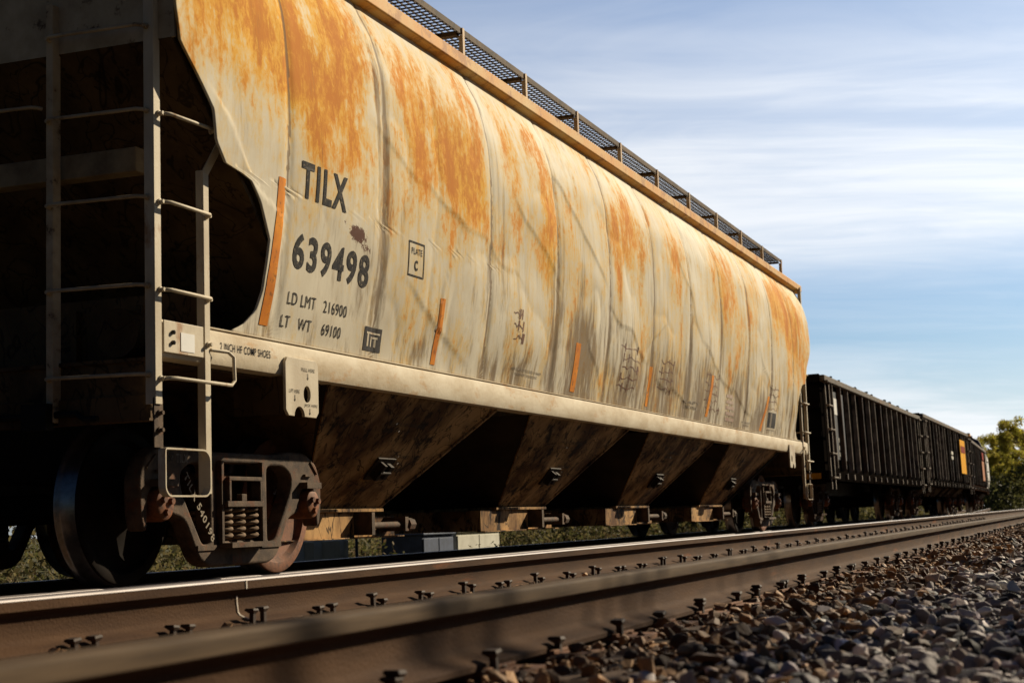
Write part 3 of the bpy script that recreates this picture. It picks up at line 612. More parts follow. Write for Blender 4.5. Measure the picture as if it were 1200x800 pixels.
# ends
for s, xe in ((1, XA), (-1, XB)):
    X_ = lambda d: xe+s*d
    def bx(g, d0, d1, w0, w1, z0, z1): g.box(min(X_(d0), X_(d1)), max(X_(d0), X_(d1)), YC-w1, YC-w0, z0, z1)
    # end wall follows the curved side
    zs_ = np.linspace(2.93, 3.94, 12); g = G()
    v = [(X_(.004), YC-wz(z)+.006, z) for z in zs_]+[(X_(.004), YC+wz(z)-.006, z) for z in zs_]+[(X_(.02), YC-wz(z)+.006, z) for z in zs_]+[(X_(.02), YC+wz(z)-.006, z) for z in zs_]
    f = [(i, i+1, 12+i+1, 12+i) for i in range(11)]+[(24+i, 24+i+1, 36+i+1, 36+i) for i in range(11)]+[(0, 12, 36, 24), (11, 23, 47, 35)]
    g.add(v, f); obj('end_wall', g, m_cream if s < 0 else mat('dusty_shade_toned_end_wall', (.50, .41, .28), (.32, .25, .16), .7, scale=4, spots=.8, spot_col=(.06, .03, .015), spot_scale=9, spot_lo=.6, spec=.2), H)  # near wall darker than the far one: shade mixed into its colour
    # slope sheet from end wall down to first hopper
    g = G(); P = [(.004, 2.93, 1.58), (.85, 2.19, 1.565), (1.95, 1.22, 1.42), (3.0, .42, .74)]
    v = []
    for d, z, w_ in P: v += [(X_(d), YC-w_, z), (X_(d), YC+w_, z), (X_(d+.02), YC-w_, z+.02), (X_(d+.02), YC+w_, z+.02)]
    f = []
    for i in range(3): f += [(4*i, 4*i+1, 4*i+5, 4*i+4), (4*i+2, 4*i+6, 4*i+7, 4*i+3), (4*i, 4*i+4, 4*i+6, 4*i+2), (4*i+1, 4*i+3, 4*i+7, 4*i+5)]
    f += [(0, 2, 3, 1), (12, 13, 15, 14)]
    g.add(v, f); obj('end_slope_sheet', g, m_slopedark if s < 0 else m_grimeshade, H)
    # cross channel between the corner posts, end platform, end sill, bulkhead
    g = G(); bx(g, .045, .16, -1.33, 1.33, 2.235, 2.37)
    obj('cross_channel', g, mat('dusty_channel', (.28, .21, .12), (.15, .105, .06), .7, spec=.2), H, bev=.006)
    g = G(); bx(g, 0, 1.9, -1.40, 1.40, 1.20, 1.22); bx(g, .02, .03, -1.43, 1.43, .90, 1.20); bx(g, 0.0, .09, -1.43, 1.43, .885, .90); bx(g, -.002, .01, -1.43, 1.44, .90, 1.02)
    obj('end_platform', g, m_grimeshade, H)
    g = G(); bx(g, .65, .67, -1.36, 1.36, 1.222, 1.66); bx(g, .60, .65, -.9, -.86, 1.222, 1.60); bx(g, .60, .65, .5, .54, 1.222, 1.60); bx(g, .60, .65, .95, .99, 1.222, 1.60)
    obj('shear_plate', g, m_grimeshade, H)
    g = G(); bx(g, -.25, 3.2, -.20, .20, .62, 1.19); obj('draft_sill', g, m_black, H)
    # coupler
    g = G(); c0 = X_(-.30)
    bx(g, -.62, -.25, -.07, .07, .72, .90); v = rnd([(-.62, -.12), (-.80, -.14), (-.95, -.10), (-.98, .02), (-.90, .04), (-.86, -.02), (-.80, -.02), (-.78, .12), (-.88, .17), (-.80, .20), (-.62, .13)], .03, 2)
    n = len(v); pts = [(X_(a), YC+b_, zz_) for zz_ in (.66, .96) for a, b_ in v]
    g.add(pts, [(i, (i+1) % n, n+(i+1) % n, n+i) for i in range(n)]+[tuple(range(n)), tuple(range(2*n-1, n-1, -1))]); obj('coupler', g, m_frame, H, bev=.006)
# near-end clutter: brake cylinder, air reservoir, hoses
g = G(); g.lathe([(-.32, 0), (-.32, .13), (-.26, .16), (.26, .16), (.32, .13), (.32, 0)], (7.75, YC+.55, 1.42), 'y', 24); obj('air_reservoir', g, m_grimeshade, H, smooth=True)
g = G(); g.lathe([(0, 0), (0, .14), (.25, .14), (.30, .08), (.42, .03), (.42, 0)], (7.5, YC-.95, 1.42), 'x', 24); obj('brake_cylinder', g, m_grimeshade, H, smooth=True)
g = G(); g.tube([(7.0, YC-.30, .95), (6.85, YC-.32, .85), (6.75, YC-.33, .62), (6.6, YC-.30, .45), (6.45, YC-.22, .42)], .022, 8); obj('brake_hose', g, m_black, H, smooth=True)
g = G(); g.tube([(7.06, YC-1.0, .94), (7.06, YC+.1, .94)], .018, 8); g.tube([(7.06, YC-1.0, .94), (6.96, YC-1.12, .90), (6.96, YC-1.2, .90)], .016, 8); g.box(6.98, 7.05, YC-.86, YC-.70, .86, 1.0); obj('cut_lever', g, m_black, H, smooth=True)
# side sills
for s in (-1, 1):
    a = [(1.38, 1.425), (1.452, 1.425), (1.458, 1.415), (1.478, 1.410), (1.488, 1.395), (1.488, 1.255), (1.476, 1.222), (1.45, 1.212), (1.38, 1.212)]
    g = G(); g.prism([(YC+s*y, z) for y, z in a], XA+.05, XB-.02); ss = obj('side_sill', g, m_sill, H, smooth=True)
    if s < 0:
        g = G(); g.box(XA+.52, XB-.4, YC-1.475, YC-1.448, 1.422, 1.430); obj('weld_lip', g, m_sill, ss)
# plate at the near end of the sill with two bolts and a white label
g = G(); ybox(g, 7.13, 7.52, 1.490, 1.498, 1.245, 1.415); pl = obj('sill_end_plate', g, m_cream, H, bev=.003)
g = G(); ybox(g, 7.29, 7.425, 1.4985, 1.501, 1.262, 1.362); obj('white_tag', g, m_white, pl, label='blank white tag on the end plate')
for z in (1.355, 1.30):
    g = G(); g.lathe([(0, 0), (0, .012), (-.014, .012), (-.018, .006), (-.018, 0)], (7.21, YC-1.498, z), 'y', 10); obj('bolt', g, m_ink, pl)
# lifting brackets
for s_x, x0 in ((1, 8.42), (-1, 33.24-8.42)):
    lp = rnd([(0, 1.33), (.42, 1.33), (.42, .975), (0, .975)], .05, 4); cx = .27
    h1 = [(.27+.045*math.cos(a), 1.115+.052*math.sin(a)) for a in np.linspace(0, 2*PI, 18, endpoint=False)]
    h2 = [(.17+.065*math.cos(a), .985+.06*math.sin(a)) for a in np.linspace(-.2, PI+.2, 14)]
    lp = [(0, 1.30), (.03, 1.33), (.39, 1.33), (.42, 1.30), (.42, 1.01), (.385, .975), (.235, .975)]+[(.17+.065*math.cos(a), .975+.06*math.sin(a)) for a in np.linspace(0, PI, 10)][1:-1]+[(.105, .975), (.035, .975), (0, 1.01)]
    me = plate2d([[(s_x*u, v) for u, v in lp], [(s_x*u, v) for u, v in h1]], .02, .002)
    me.transform(Matrix.Translation((x0, YC-1.502, 0))); jb = obj('jacking_bracket', me, m_cream, H)
    g = G(); xa, xb = sorted((x0+s_x*.002, x0+s_x*.02)); g.box(xa, xb, YC-1.49, YC-1.15, .985, 1.21); obj('bracket_web', g, m_grimeshade, jb); g = G(); xa, xb = sorted((x0+s_x*.40, x0+s_x*.418)); g.box(xa, xb, YC-1.49, YC-1.15, .985, 1.21); obj('bracket_web', g, m_grimeshade, jb)
# ladders -------------------------------------------------
def angle_post(g, x, w_, z0, z1, a=.085, th=.008, sx=1):
    # L section: flange facing the side and flange facing the end
    ybox(g, min(x, x+sx*a), max(x, x+sx*a), w_-th, w_, z0, z1); ybox(g, min(x, x+sx*th), max(x, x+sx*th), w_-a, w_-th, z0, z1)
def rung(g, a, b_, r=.0105, off=(0, 0, 0)):
    a = Vector(a); b_ = Vector(b_); o_ = Vector(off); d = (b_-a).normalized()
    g.tube([a, a+o_*.6+d*.01, a+o_+d*.035, b_+o_-d*.035, b_+o_*.6-d*.01, b_], r, 10)
def bolts(g, pts, axis='y', s=-1):
    for p in pts: g.lathe([(0, 0), (0, .017), (s*.010, .017), (s*.012, .011), (s*.030, .011), (s*.030, 0)], p, axis, 8)
m_dirtshade = mat('dirt_and_shade_over_cream', (.50, .40, .27), (.32, .23, .14), .7, scale=5, spots=.8, spot_col=(.06, .035, .02), spot_scale=10, spot_lo=.58)  # end-facing members: dirt, plus shade worked into a darker cream
def end_ladders(xe, s):
    X_ = lambda d: xe+s*d
    W1 = 1.50
    g = G(); angle_post(g, X_(-.045), W1, .965, 4.0, .062, .008, s); cp = obj('corner_post', g, m_cream, H, bev=.002)
    g = G()   # lower extension of the corner post, in two bolted pieces
    ybox(g, min(X_(-.045), X_(.035)), max(X_(-.045), X_(.035)), W1-.018, W1-.009, .74, 1.0); bolts(g, [(X_(-.005), YC-W1+.009, .92), (X_(-.005), YC-W1+.009, .83)])
    obj('post_foot', g, m_frame, H)
    # second stile: bends in to the side sheet at its top
    g = G(); x = X_(.47)
    for (z0_, z1_) in ((.50, 2.30),):
        ybox(g, min(x-.028*s, x+.028*s), max(x-.028*s, x+.028*s), W1-.008, W1, z0_, z1_); ybox(g, min(x-.028*s, x-.020*s), max(x-.028*s, x-.020*s), W1-.05, W1-.008, z0_, z1_)
    g.bar((x, YC-W1+.004, 2.29), (x+s*.11, YC-W1-.045, 2.50), .008, .056, up=(s*1, 0, -.5)); obj('ladder_stile', g, m_cream, H, bev=.002)
    zr = (2.52, 2.04, 1.57, 1.10)
    for k, z in enumerate(zr):
        g = G()
        if k < 3: rung(g, (X_(.01), YC-W1, z), (X_(.50 if k == 0 else .47), YC-W1-(.03 if k == 0 else 0), z), off=(0, -.045, 0)); bolts(g, [(X_(.0), YC-W1, z), (X_(.47), YC-W1-(.03 if k == 0 else 0), z)])
        else:
            g.tube([(X_(.01), YC-W1, z), (X_(.01), YC-W1-.05, z), (X_(.05), YC-W1-.07, z), (X_(.60), YC-W1-.07, z), (X_(.645), YC-W1-.065, z+.03), (X_(.645), YC-W1-.06, z+.16), (X_(.62), YC-W1-.04, z+.19), (X_(.5), YC-W1, z+.195)], .0105, 10)
            bolts(g, [(X_(.0), YC-W1, z), (X_(.47), YC-W1, z+.22)])
        obj('side_rung', g, m_cream, H, smooth=True)
    # stirrup loop
    g = G(); q = [(X_(.005), .735), (X_(.045), .735), (X_(.40), .735), (X_(.445), .70), (X_(.445), .52), (X_(.41), .487), (X_(.04), .487), (X_(.005), .52)]
    pts = [(a, YC-W1-.004, z) for a, z in rnd(q, .03, 3)]; g2 = G()
    for a_, b_ in zip(pts, pts[1:]+pts[:1]): g2.bar(a_, b_, .045, .009, up=(0, 1, 0) if False else Vector((b_[0]-a_[0], 0, b_[2]-a_[2])).cross(Vector((0, 1, 0))))
    obj('stirrup', g2, m_cream, H)
    # end ladder: inner stile, rungs, and the handhold further in
    g = G(); ybox(g, min(X_(-.05), X_(-.042)), max(X_(-.05), X_(-.042)), .818, .862, .90, 3.2); ybox(g, min(X_(-.042), X_(.02)), max(X_(-.042), X_(.02)), .855, .862, .90, 3.2); obj('ladder_stile', g, m_dirtshade if s > 0 else m_cream, H, bev=.002)
    for z in (3.0, 2.54, 2.07, 1.60, 1.13):
        g = G(); rung(g, (X_(-.05), YC-.84, z), (X_(-.05), YC-W1+.04, z-.01), off=(-s*.05, 0, 0)); bolts(g, [(X_(-.05), YC-.84, z), (X_(-.05), YC-W1+.04, z-.01)], 'x', -s); obj('end_rung', g, m_dirtshade, H, smooth=True)
    g = G(); rung(g, (X_(-.05), YC-.79, 2.62), (X_(-.05), YC+.1, 2.64), off=(-s*.05, 0, 0)); obj('end_rung', g, m_dirtshade, H, smooth=True)
end_ladders(XA, 1); end_ladders(XB, -1)
# hopper bays -------------------------------------------------
for k, c0 in enumerate((10.62, 14.43, 18.22, 22.12)):
    tx0, tx1 = c0-1.50, c0+1.50; bx0, bx1 = c0-.60, c0+.62
    if k == 3: tx0, tx1 = c0-1.5, c0+1.65
    g = G(); v = [(tx0, YC-1.43, 1.215), (tx1, YC-1.43, 1.215), (tx1, YC+1.43, 1.215), (tx0, YC+1.43, 1.215), (bx0, YC-.75, .43), (bx1, YC-.75, .43), (bx1, YC+.75, .43), (bx0, YC+.75, .43)]
    # subdivided side sheet with a slight dish
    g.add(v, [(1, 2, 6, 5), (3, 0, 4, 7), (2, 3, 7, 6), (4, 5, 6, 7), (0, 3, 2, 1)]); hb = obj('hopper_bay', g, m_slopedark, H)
    g = G(); n = 14; vv = []
    for j in range(n+1):
        for i in range(n+1):
            a, b_ = i/n, j/n; x = (tx0*(1-a)+tx1*a)*(1-b_)+(bx0*(1-a)+bx1*a)*b_; w_ = 1.433*(1-b_)+.753*b_; z = 1.213*(1-b_)+.43*b_
            dsh = .02*math.sin(PI*a)*math.sin(PI*b_)+.010*noise.noise((x*2, z*3, 3)); vv.append((x, YC-w_-dsh, z-dsh))
    g.add(vv, [(j*(n+1)+i, j*(n+1)+i+1, (j+1)*(n+1)+i+1, (j+1)*(n+1)+i) for j in range(n) for i in range(n)]); obj('slope_sheet', g, m_slope, hb, smooth='all', fix=True)
    # edge flanges
    g = G()
    g.bar((tx0+.01, YC-1.44, 1.205), (bx0, YC-.765, .43), .012, .03, up=(1, 0, 0)); obj('edge_flange', g, m_slope, hb); g = G(); g.bar((tx1-.01, YC-1.44, 1.205), (bx1, YC-.765, .43), .012, .03, up=(1, 0, 0)); obj('edge_flange', g, m_slope, hb)
    # vibrator bracket
    cxv = c0+.06; g = G(); nrm = Vector((0, -.755, -.655)); up = Vector((0, -.655, .755)); c = Vector((cxv, YC-1.02, .74))+nrm*.04
    g.obox(c, (.15, 0, 0), up*.10, nrm*.008); g.obox(c+Vector((.06, 0, 0))+nrm*.03, (.03, 0, 0), up*.06, nrm*.025); g.obox(c-Vector((.07, 0, 0))+nrm*.03, (.02, 0, 0), up*.07, nrm*.03)
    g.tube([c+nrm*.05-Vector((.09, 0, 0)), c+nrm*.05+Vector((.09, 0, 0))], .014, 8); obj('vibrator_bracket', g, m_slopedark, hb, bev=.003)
    # outlet gate: pan, rack, capstan
    ga, gb = c0-1.10 if k == 0 else c0-.62, c0+.62 if k == 0 else c0+.60
    g = G(); g.box(c0-.72 if k else 9.0, c0+.66, YC-.79, YC+.79, .405, .43); og = obj('outlet_flange', g, m_slope, H, bev=.003)
    g = G(); x0_ = c0-1.45 if k == 0 else c0-1.05
    g.box(x0_, c0+.20, YC-.76, YC+.76, .215, .404); g.box(c0+.20, c0+1.0, YC-.72, YC+.72, .215, .37)
    g.box(x0_, c0+1.02, YC-.80, YC-.72, .206, .216); obj('gate_pan', g, m_slope, og, bev=.004)
    g = G(); xs_ = c0+.30; g.tube([(xs_-.02, YC-.86, .30), (xs_+.55, YC-.86, .30)], .026, 10); g.box(xs_-.08, xs_-.03, YC-.90, YC-.72, .23, .40); g.box(xs_+.50, xs_+.56, YC-.91, YC-.72, .25, .36)
    g.lathe([(-.05, 0), (-.05, .05), (.05, .05), (.05, .03), (-.01, .03)], (xs_+.62, YC-.88, .30), 'x', 8); obj('gate_shaft', g, m_frame, og, smooth=True)
# ---- trucks (bogies)
def sideframe_mesh():
    outl = [(-.28, .775), (.28, .775), (.50, .775), (.62, .80), (.86, .80), (1.02, .73), (1.09, .60), (1.08, .40), (1.05, .31), (1.01, .31), (1.00, .50), (.96, .555), (.82, .555), (.78, .50), (.77, .40), (.70, .39), (.62, .36), (.47, .13), (.36, .085), (-.36, .085), (-.47, .13), (-.62, .36), (-.70, .39), (-.77, .40), (-.78, .50), (-.82, .555), (-.96, .555), (-1.00, .50), (-1.01, .31), (-1.05, .31), (-1.08, .40), (-1.09, .60), (-1.02, .73), (-.86, .80), (-.62, .80), (-.50, .775)]
    mid = [(-.27, .71), (.27, .71), (.27, .235), (-.27, .235)]
    tri = [(.345, .70), (.56, .70), (.67, .64), (.65, .53), (.43, .22), (.345, .22)]
    return plate2d([rnd(outl, .05, 3), rnd(mid, .03, 3), rnd(tri, .05, 3), rnd([(-a, b_) for a, b_ in tri], .05, 3)], .11, .018, 2)
SF = sideframe_mesh()
def wheel_geo(x, y, s):
    # s: outward side (-1 = towards the camera)
    r = .457; g = G(); p = [(s*.075, .0), (s*.075, .10), (s*.055, .12), (s*.03, .16), (s*.018, .28), (s*.03, .36), (s*.065, .385), (s*.068, .44), (s*.062, .449), (s*.03, .452), (s*-.035, .457), (s*-.045, .464), (s*-.052, .480), (s*-.062, .482), (s*-.070, .470), (s*-.070, .385), (s*-.04, .36), (s*-.02, .28), (s*-.03, .15), (s*-.05, .11), (s*-.05, 0)]
    return g.lathe(p, (x, y, r), 'y', 64)
def tread_geo(x, y, s):
    g = G(); return g.lathe([(s*.055, .4512), (s*.03, .4532), (s*-.030, .4580), (s*-.044, .4655), (s*-.051, .481), (s*-.061, .4832)], (x, y, .457), 'y', 64)
def spring(g, x, y, z0, z1, r, wr, turns, n=12):
    pts = []
    m = int(turns*n)
    for i in range(m+1):
        a = 2*PI*i/n; pts.append((x+r*math.cos(a), y+r*math.sin(a), z0+(z1-z0)*i/m))
    g.tube(pts, wr, 6)
def truck(parent, xc, zoff=0, detail=True, wheelm=None, framem=None, text=None, offs=.0):
    wheelm = wheelm or m_wheel; framem = framem or m_frame; g = G()
    ywheel = .755; ys = 1.00
    g.box(xc-.19, xc+.19, YC-.90, YC+.90, .44, .66); g.box(xc-.25, xc+.25, YC-.55, YC+.55, .50, .72); g.lathe([(.66, 0), (.66, .18), (.86, .18), (.86, 0)], (xc, YC, 0), 'z', 20)
    tr = obj('truck', g, framem, parent, bev=.012)
    for s in (-1, 1):
        me = SF.copy(); me.transform(Matrix.Translation((xc, YC+s*ys, 0)))
        if detail:
            # rib, pads and casting lugs
            g = G(); yo = YC+s*(ys+.055)
            for q in (-1, 1):
                g.bar((xc+q*.50, yo, .20), (xc+q*.255, yo, .20), .02, .03); g.box(xc+q*.245-.012, xc+q*.245+.012, yo-.03, yo+.03, .22, .72)
                g.box(xc+q*.88-.10, xc+q*.88+.10, yo-.06, yo+.035, .560, .60); g.box(xc+q*.88-.05, xc+q*.88+.05, yo-.02, yo+.02, .64, .655)
                g.bar((xc+q*1.02, yo, .66), (xc+q*.93, yo, .74), .02, .012)
            g.box(xc-.26, xc+.26, yo-.10, yo+.05, .195, .225)
            g.box(xc-.23, xc+.23, yo-.03, yo+.06, .60, .625)
            m2 = bpy.data.meshes.new('rib'); m2.from_pydata(g.v, [], g.f); sf = obj('side_frame', join([me, m2]), framem, tr)
            g = G()
            for dx in (-.17, -.02, .14):
                for dy in ((.03, -.13) if detail else (.03,)): spring(g, xc+dx, YC+s*(ys+dy), .235, .435, .056, .0125, 5.0)
            obj('coil_spring', g, m_spring, tr, smooth='all')
            g = G()    # friction wedge box and bolster end
            ye = YC+s*(ys+.06)
            g.box(xc-.23, xc+.21, ye-.05, ye+.02, .44, .475); g.box(xc-.21, xc+.19, ye-.05, ye+.02, .60, .625); g.box(xc-.21, xc-.185, ye-.05, ye+.02, .475, .60); g.box(xc+.165, xc+.19, ye-.05, ye+.02, .475, .60)
            g.box(xc-.03, xc+.03, ye-.03, ye+.01, .475, .52)
            obj('bolster_end', g, framem, tr, bev=.004)
    for q in (-1, 1):
        xw = xc+q*.89
        g = G(); g.lathe([(-1.02, 0), (-1.02, .075), (-.80, .075), (-.80, .09), (.80, .09), (.80, .075), (1.02, .075), (1.02, 0)], (xw, YC, .457), 'y', 20); ax = obj('axle', g, m_darkwheel, tr, smooth=True)
        for s in (-1, 1):
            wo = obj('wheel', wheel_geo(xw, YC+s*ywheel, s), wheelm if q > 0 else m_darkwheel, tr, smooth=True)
            obj('wheel_tread', tread_geo(xw, YC+s*ywheel, s), m_tread, tr, smooth='all')
            yb = YC+s*(ys+.02); g = G()
            g.lathe([(-s*.12, .0), (-s*.12, .095), (s*.05, .098), (s*.075, .088), (s*.085, .07), (s*.085, 0)], (xw, yb, .457), 'y', 24)
            for a in range(3):
                t_ = a*2*PI/3+.4; g.lathe([(s*.08, 0), (s*.08, .022), (s*.105, .020), (s*.105, 0)], (xw+.045*math.cos(t_), yb, .457+.045*math.sin(t_)), 'y', 6)
            obj('bearing_cap', g, m_cap, tr, smooth=True)
    return tr
tn = truck(H, 8.64, wheelm=m_wheel); tf = truck(H, 33.24-8.64)
# ------------------------------------------------------------------ lettering
def textmesh(s, size, sx=1., bold=0.0, sp_=1.):
    cu = bpy.data.curves.new('t', 'FONT'); cu.body = s; cu.size = size; cu.offset = bold; cu.space_character = 1.10+bold*4; cu.resolution_u = 4
    t_ = bpy.data.objects.new('t', cu); COL.objects.link(t_); dg = bpy.context.evaluated_depsgraph_get(); me = bpy.data.meshes.new_from_object(t_.evaluated_get(dg)); bpy.data.objects.remove(t_)
    bm = bmesh.new(); bm.from_mesh(me); bmesh.ops.remove_doubles(bm, verts=bm.verts, dist=1e-5)
    if not bm.verts: return bm, 0, 0
    for v in bm.verts: v.co.x *= sx
    x0 = min(v.co.x for v in bm.verts); x1 = max(v.co.x for v in bm.verts); y0 = min(v.co.y for v in bm.verts); y1 = max(v.co.y for v in bm.verts)
    for v in bm.verts: v.co.x -= x0; v.co.y -= y0
    return bm, x1-x0, y1-y0
def fit_text(s, w_, h_, bold=.0):
    bm, a, b_ = textmesh(s, 1., 1., bold)
    for v in bm.verts: v.co.x *= w_/a; v.co.y *= h_/b_
    return bm
def cut(bm, w_, h_, st=.025):
    for k in range(1, int(w_/st)+1):
        bmesh.ops.bisect_plane(bm, geom=bm.verts[:]+bm.edges[:]+bm.faces[:], plane_co=(k*st, 0, 0), plane_no=(1, 0, 0))
    for k in range(1, int(h_/st)+1):
        bmesh.ops.bisect_plane(bm, geom=bm.verts[:]+bm.edges[:]+bm.faces[:], plane_co=(0, k*st, 0), plane_no=(0, 1, 0))
def on_side(name, bm, x0, z0, w_, h_, m, shear=0, off=.0030, label=None, st=.025, parent=None):
    cut(bm, w_, h_, st); 
    for v in bm.verts:
        X = x0+v.co.x+shear*v.co.y; z = z0+v.co.y; v.co = sidept(X, z, off)
    bmesh.ops.recalc_face_normals(bm, faces=bm.faces)
    me = bpy.data.meshes.new(name); bm.to_mesh(me); bm.free(); return obj(name, me, m, parent or H, fix=False, label=label)
def lettering(s, x0, z0, w_, h_, m=m_ink, bold=.03, shear=0, label=None): return on_side('lettering', fit_text(s, w_, h_, bold), x0, z0, w_, h_, m, shear, label=label)
def rect(w_, h_, hole=None):
    bm = bmesh.new()
    def q(a, b_, c_, d): bm.faces.new([bm.verts.new(p) for p in ((a, b_, 0), (c_, b_, 0), (c_, d, 0), (a, d, 0))])
    if hole: q(0, 0, w_, hole); q(0, h_-hole, w_, h_); q(0, hole, hole, h_-hole); q(w_-hole, hole, w_, h_-hole)
    else: q(0, 0, w_, h_)
    return bm
lettering('TILX', 8.50, 2.315, .61, .225, bold=.030, label='large faded black reporting mark')
lettering('639498', 8.465, 1.872, 1.06, .225, bold=.028, label='large faded black car number')
lettering('LD LMT   216900', 8.46, 1.655, .81, .076, bold=0)
lettering('LT   WT    69100', 8.42, 1.513, .80, .074, bold=.003)
on_side('plate_box', rect(.27, .25, .012), 10.12, 2.05, .26, .25, m_ink); lettering('PLATE', 10.17, 2.21, .18, .045, bold=.01); lettering('C', 10.225, 2.095, .055, .075, bold=.04)
# black square emblem: bold letter shapes in a frame
m_dk = m_inkdark
on_side('emblem', rect(.27, .16), 9.57, 1.475, .27, .16, m_dk)
for (a, b_, c_, d) in ((.03, .115, .21, .012), (.05, .03, .025, .085), (.11, .03, .022, .06), (.17, .03, .022, .06), (.11, .085, .10, .014)):
    on_side('emblem_stroke', rect(c_, d), 9.57+a, 1.475+b_, c_, d, m_cream, off=.0046)
# weathered small stencils further along
def stencil(x0, z0, w_, h_, lines, m=m_inkdim):
    hh = h_/len(lines)
    for i, s in enumerate(lines): on_side('stencil', fit_text(s, w_*(.75 if i % 2 else 1), hh*.6, .02), x0+(w_*.12 if i % 2 else 0), z0+h_-hh*(i+1), w_, hh, m, st=.06)
stencil(12.35, 1.52, .75, .075, ['KEEP OUTLET GATES CLOSED IN TRANSIT', 'WHEN NOT UNLOADING'])
stencil(18.0, 1.55, .8, .12, ['CAPY', 'LIGHT WEIGHT'])
stencil(21.2, 1.48, .55, .08, ['AIR BRAKE', 'TESTED'])
for i in range(5): on_side('stencil', rect(.5-.03*i, .045), 20.2+.0*i, 1.50+.075*i, .5, .045, mat('red_brown_stencil', (.34, .20, .15), (.45, .36, .27)))
on_side('placard', rect(.55, .28), 22.9, 1.50, .55, .28, m_inkdark, label='small black data placard'); on_side('placard_text', rect(.10, .2), 23.05, 1.54, .10, .2, m_inkdim, off=.0046)
on_side('placard_text', rect(.55, .28, .03), 22.9, 1.50, .55, .28, m_cream, off=.0046)
# scrawled rusty marks (weathered chalk/rust scribbles)
def scrawl(x, z, w_, n, seed):
    r = random.Random(seed); bm = bmesh.new(); zc = z
    for k in range(n):
        x0 = x+r.uniform(-.1, .1)*w_; zz_ = zc-k*.10; m_ = 7; pts = []
        for i in range(m_+1): pts.append((x0+w_*i/m_, zz_+r.uniform(-.022, .022)))
        for (a, b_), (c_, d) in zip(pts, pts[1:]):
            th = r.uniform(.003, .007)*(1+.0); bm.faces.new([bm.verts.new(p) for p in ((a, b_-th, 0), (c_, d-th, 0), (c_, d+th, 0), (a, b_+th, 0))])
        for q in range(2): 
            a = x0+w_*r.random(); b_ = zz_; bm.faces.new([bm.verts.new(p) for p in ((a-.012, b_-.05, 0), (a+.012, b_-.04, 0), (a+.03, b_+.04, 0), (a, b_+.045, 0))])
    for v in bm.verts: v.co = sidept(v.co.x, v.co.y, .002)
    me = bpy.data.meshes.new('rust_scrawl'); bm.to_mesh(me); bm.free(); return obj('rust_scrawl', me, mat('rust_scrawl_brown', (.10, .035, .015), (.20, .09, .04), scale=20), H, fix=False)
scrawl(12.25, 2.02, .22, 3, 3); scrawl(15.4, 2.02, .60, 5, 1); scrawl(16.9, 2.0, .55, 4, 2); scrawl(19.0, 2.0, .8, 5, 5); scrawl(22.8, 2.1, .7, 4, 6)
# orange reflective strips, leaning with the curved sheet
for (x0, z0, x1, z1, ww) in ((8.17, 1.50, 8.23, 2.39, .10), (10.70, 1.468, 10.74, 1.96, .085), (13.92, 1.475, 13.96, 1.93, .14), (16.47, 1.48, 16.52, 1.91, .11), (19.12, 1.50, 19.30, 2.02, .13), (22.4, 1.46, 22.75, 1.97, .14)):
    on_side('reflective_strip', rect(ww, z1-z0), x0, z0, ww, z1-z0, m_orange, shear=(x1-x0)/(z1-z0), off=.003)
# sill writing
def flat_text(s, x0, z0, w_, h_, yy, m, bold=.008, parent=H):
    bm = fit_text(s, w_, h_, bold)
    for v in bm.verts: v.co = Vector((x0+v.co.x, yy, z0+v.co.y))
    me = bpy.data.meshes.new('l'); bm.to_mesh(me); bm.free(); return obj('lettering', me, m, parent, fix=False)
flat_text('2 INCH HF COMP SHOES', 7.71, 1.305, .57, .045, YC-1.4905, m_ink)
flat_text('PULL HERE', 8.62, 1.255, .17, .022, YC-1.5145, m_ink); flat_text('LIFT HERE', 8.46, 1.115, .13, .022, YC-1.5145, m_ink); flat_text('JACK HERE', 8.65, 1.035, .17, .022, YC-1.5145, m_ink)
for (x, z) in ((8.70, 1.215), (8.53, 1.075), (8.72, 1.0)):
    g = G(); yy = YC-1.5145
    g.add([(x-.003, yy, z), (x+.003, yy, z), (x+.003, yy, z+.03), (x-.003, yy, z+.03), (x-.010, yy, z+.003), (x+.010, yy, z+.003), (x, yy, z-.012)], [(0, 1, 2, 3), (4, 6, 5)]); obj('arrow_mark', g, m_ink, H, fix=False)
# stencils on the slope sheets
def slope_text(lines, c0, frac, du, w_, h_):
    for i, s in enumerate(lines):
        b_ = frac+i*.06; bm = fit_text(s, w_*(1 if i % 2 == 0 else .7), h_, .02)
        for v in bm.verts:
            q = b_-v.co.y/1.03; zz_ = 1.213*(1-q)+.43*q; ww = 1.433*(1-q)+.753*q
            v.co = Vector((c0+du+v.co.x, YC-ww-.033, zz_-.033))
        me = bpy.data.meshes.new('l'); bm.to_mesh(me); bm.free(); obj('stencil', me, m_inkdark, H, fix=False)
for k, c0 in enumerate((10.62, 14.43, 18.22, 22.12)):
    slope_text(['OPEN GATES FULLY BEFORE UNLOADING CAR', 'CLOSE AFTER USE'], c0, .22, -.35, .62, .03); slope_text(['DO NOT HAMMER', 'ON SHEET', 'USE'], c0, .50, .05, .34, .035)
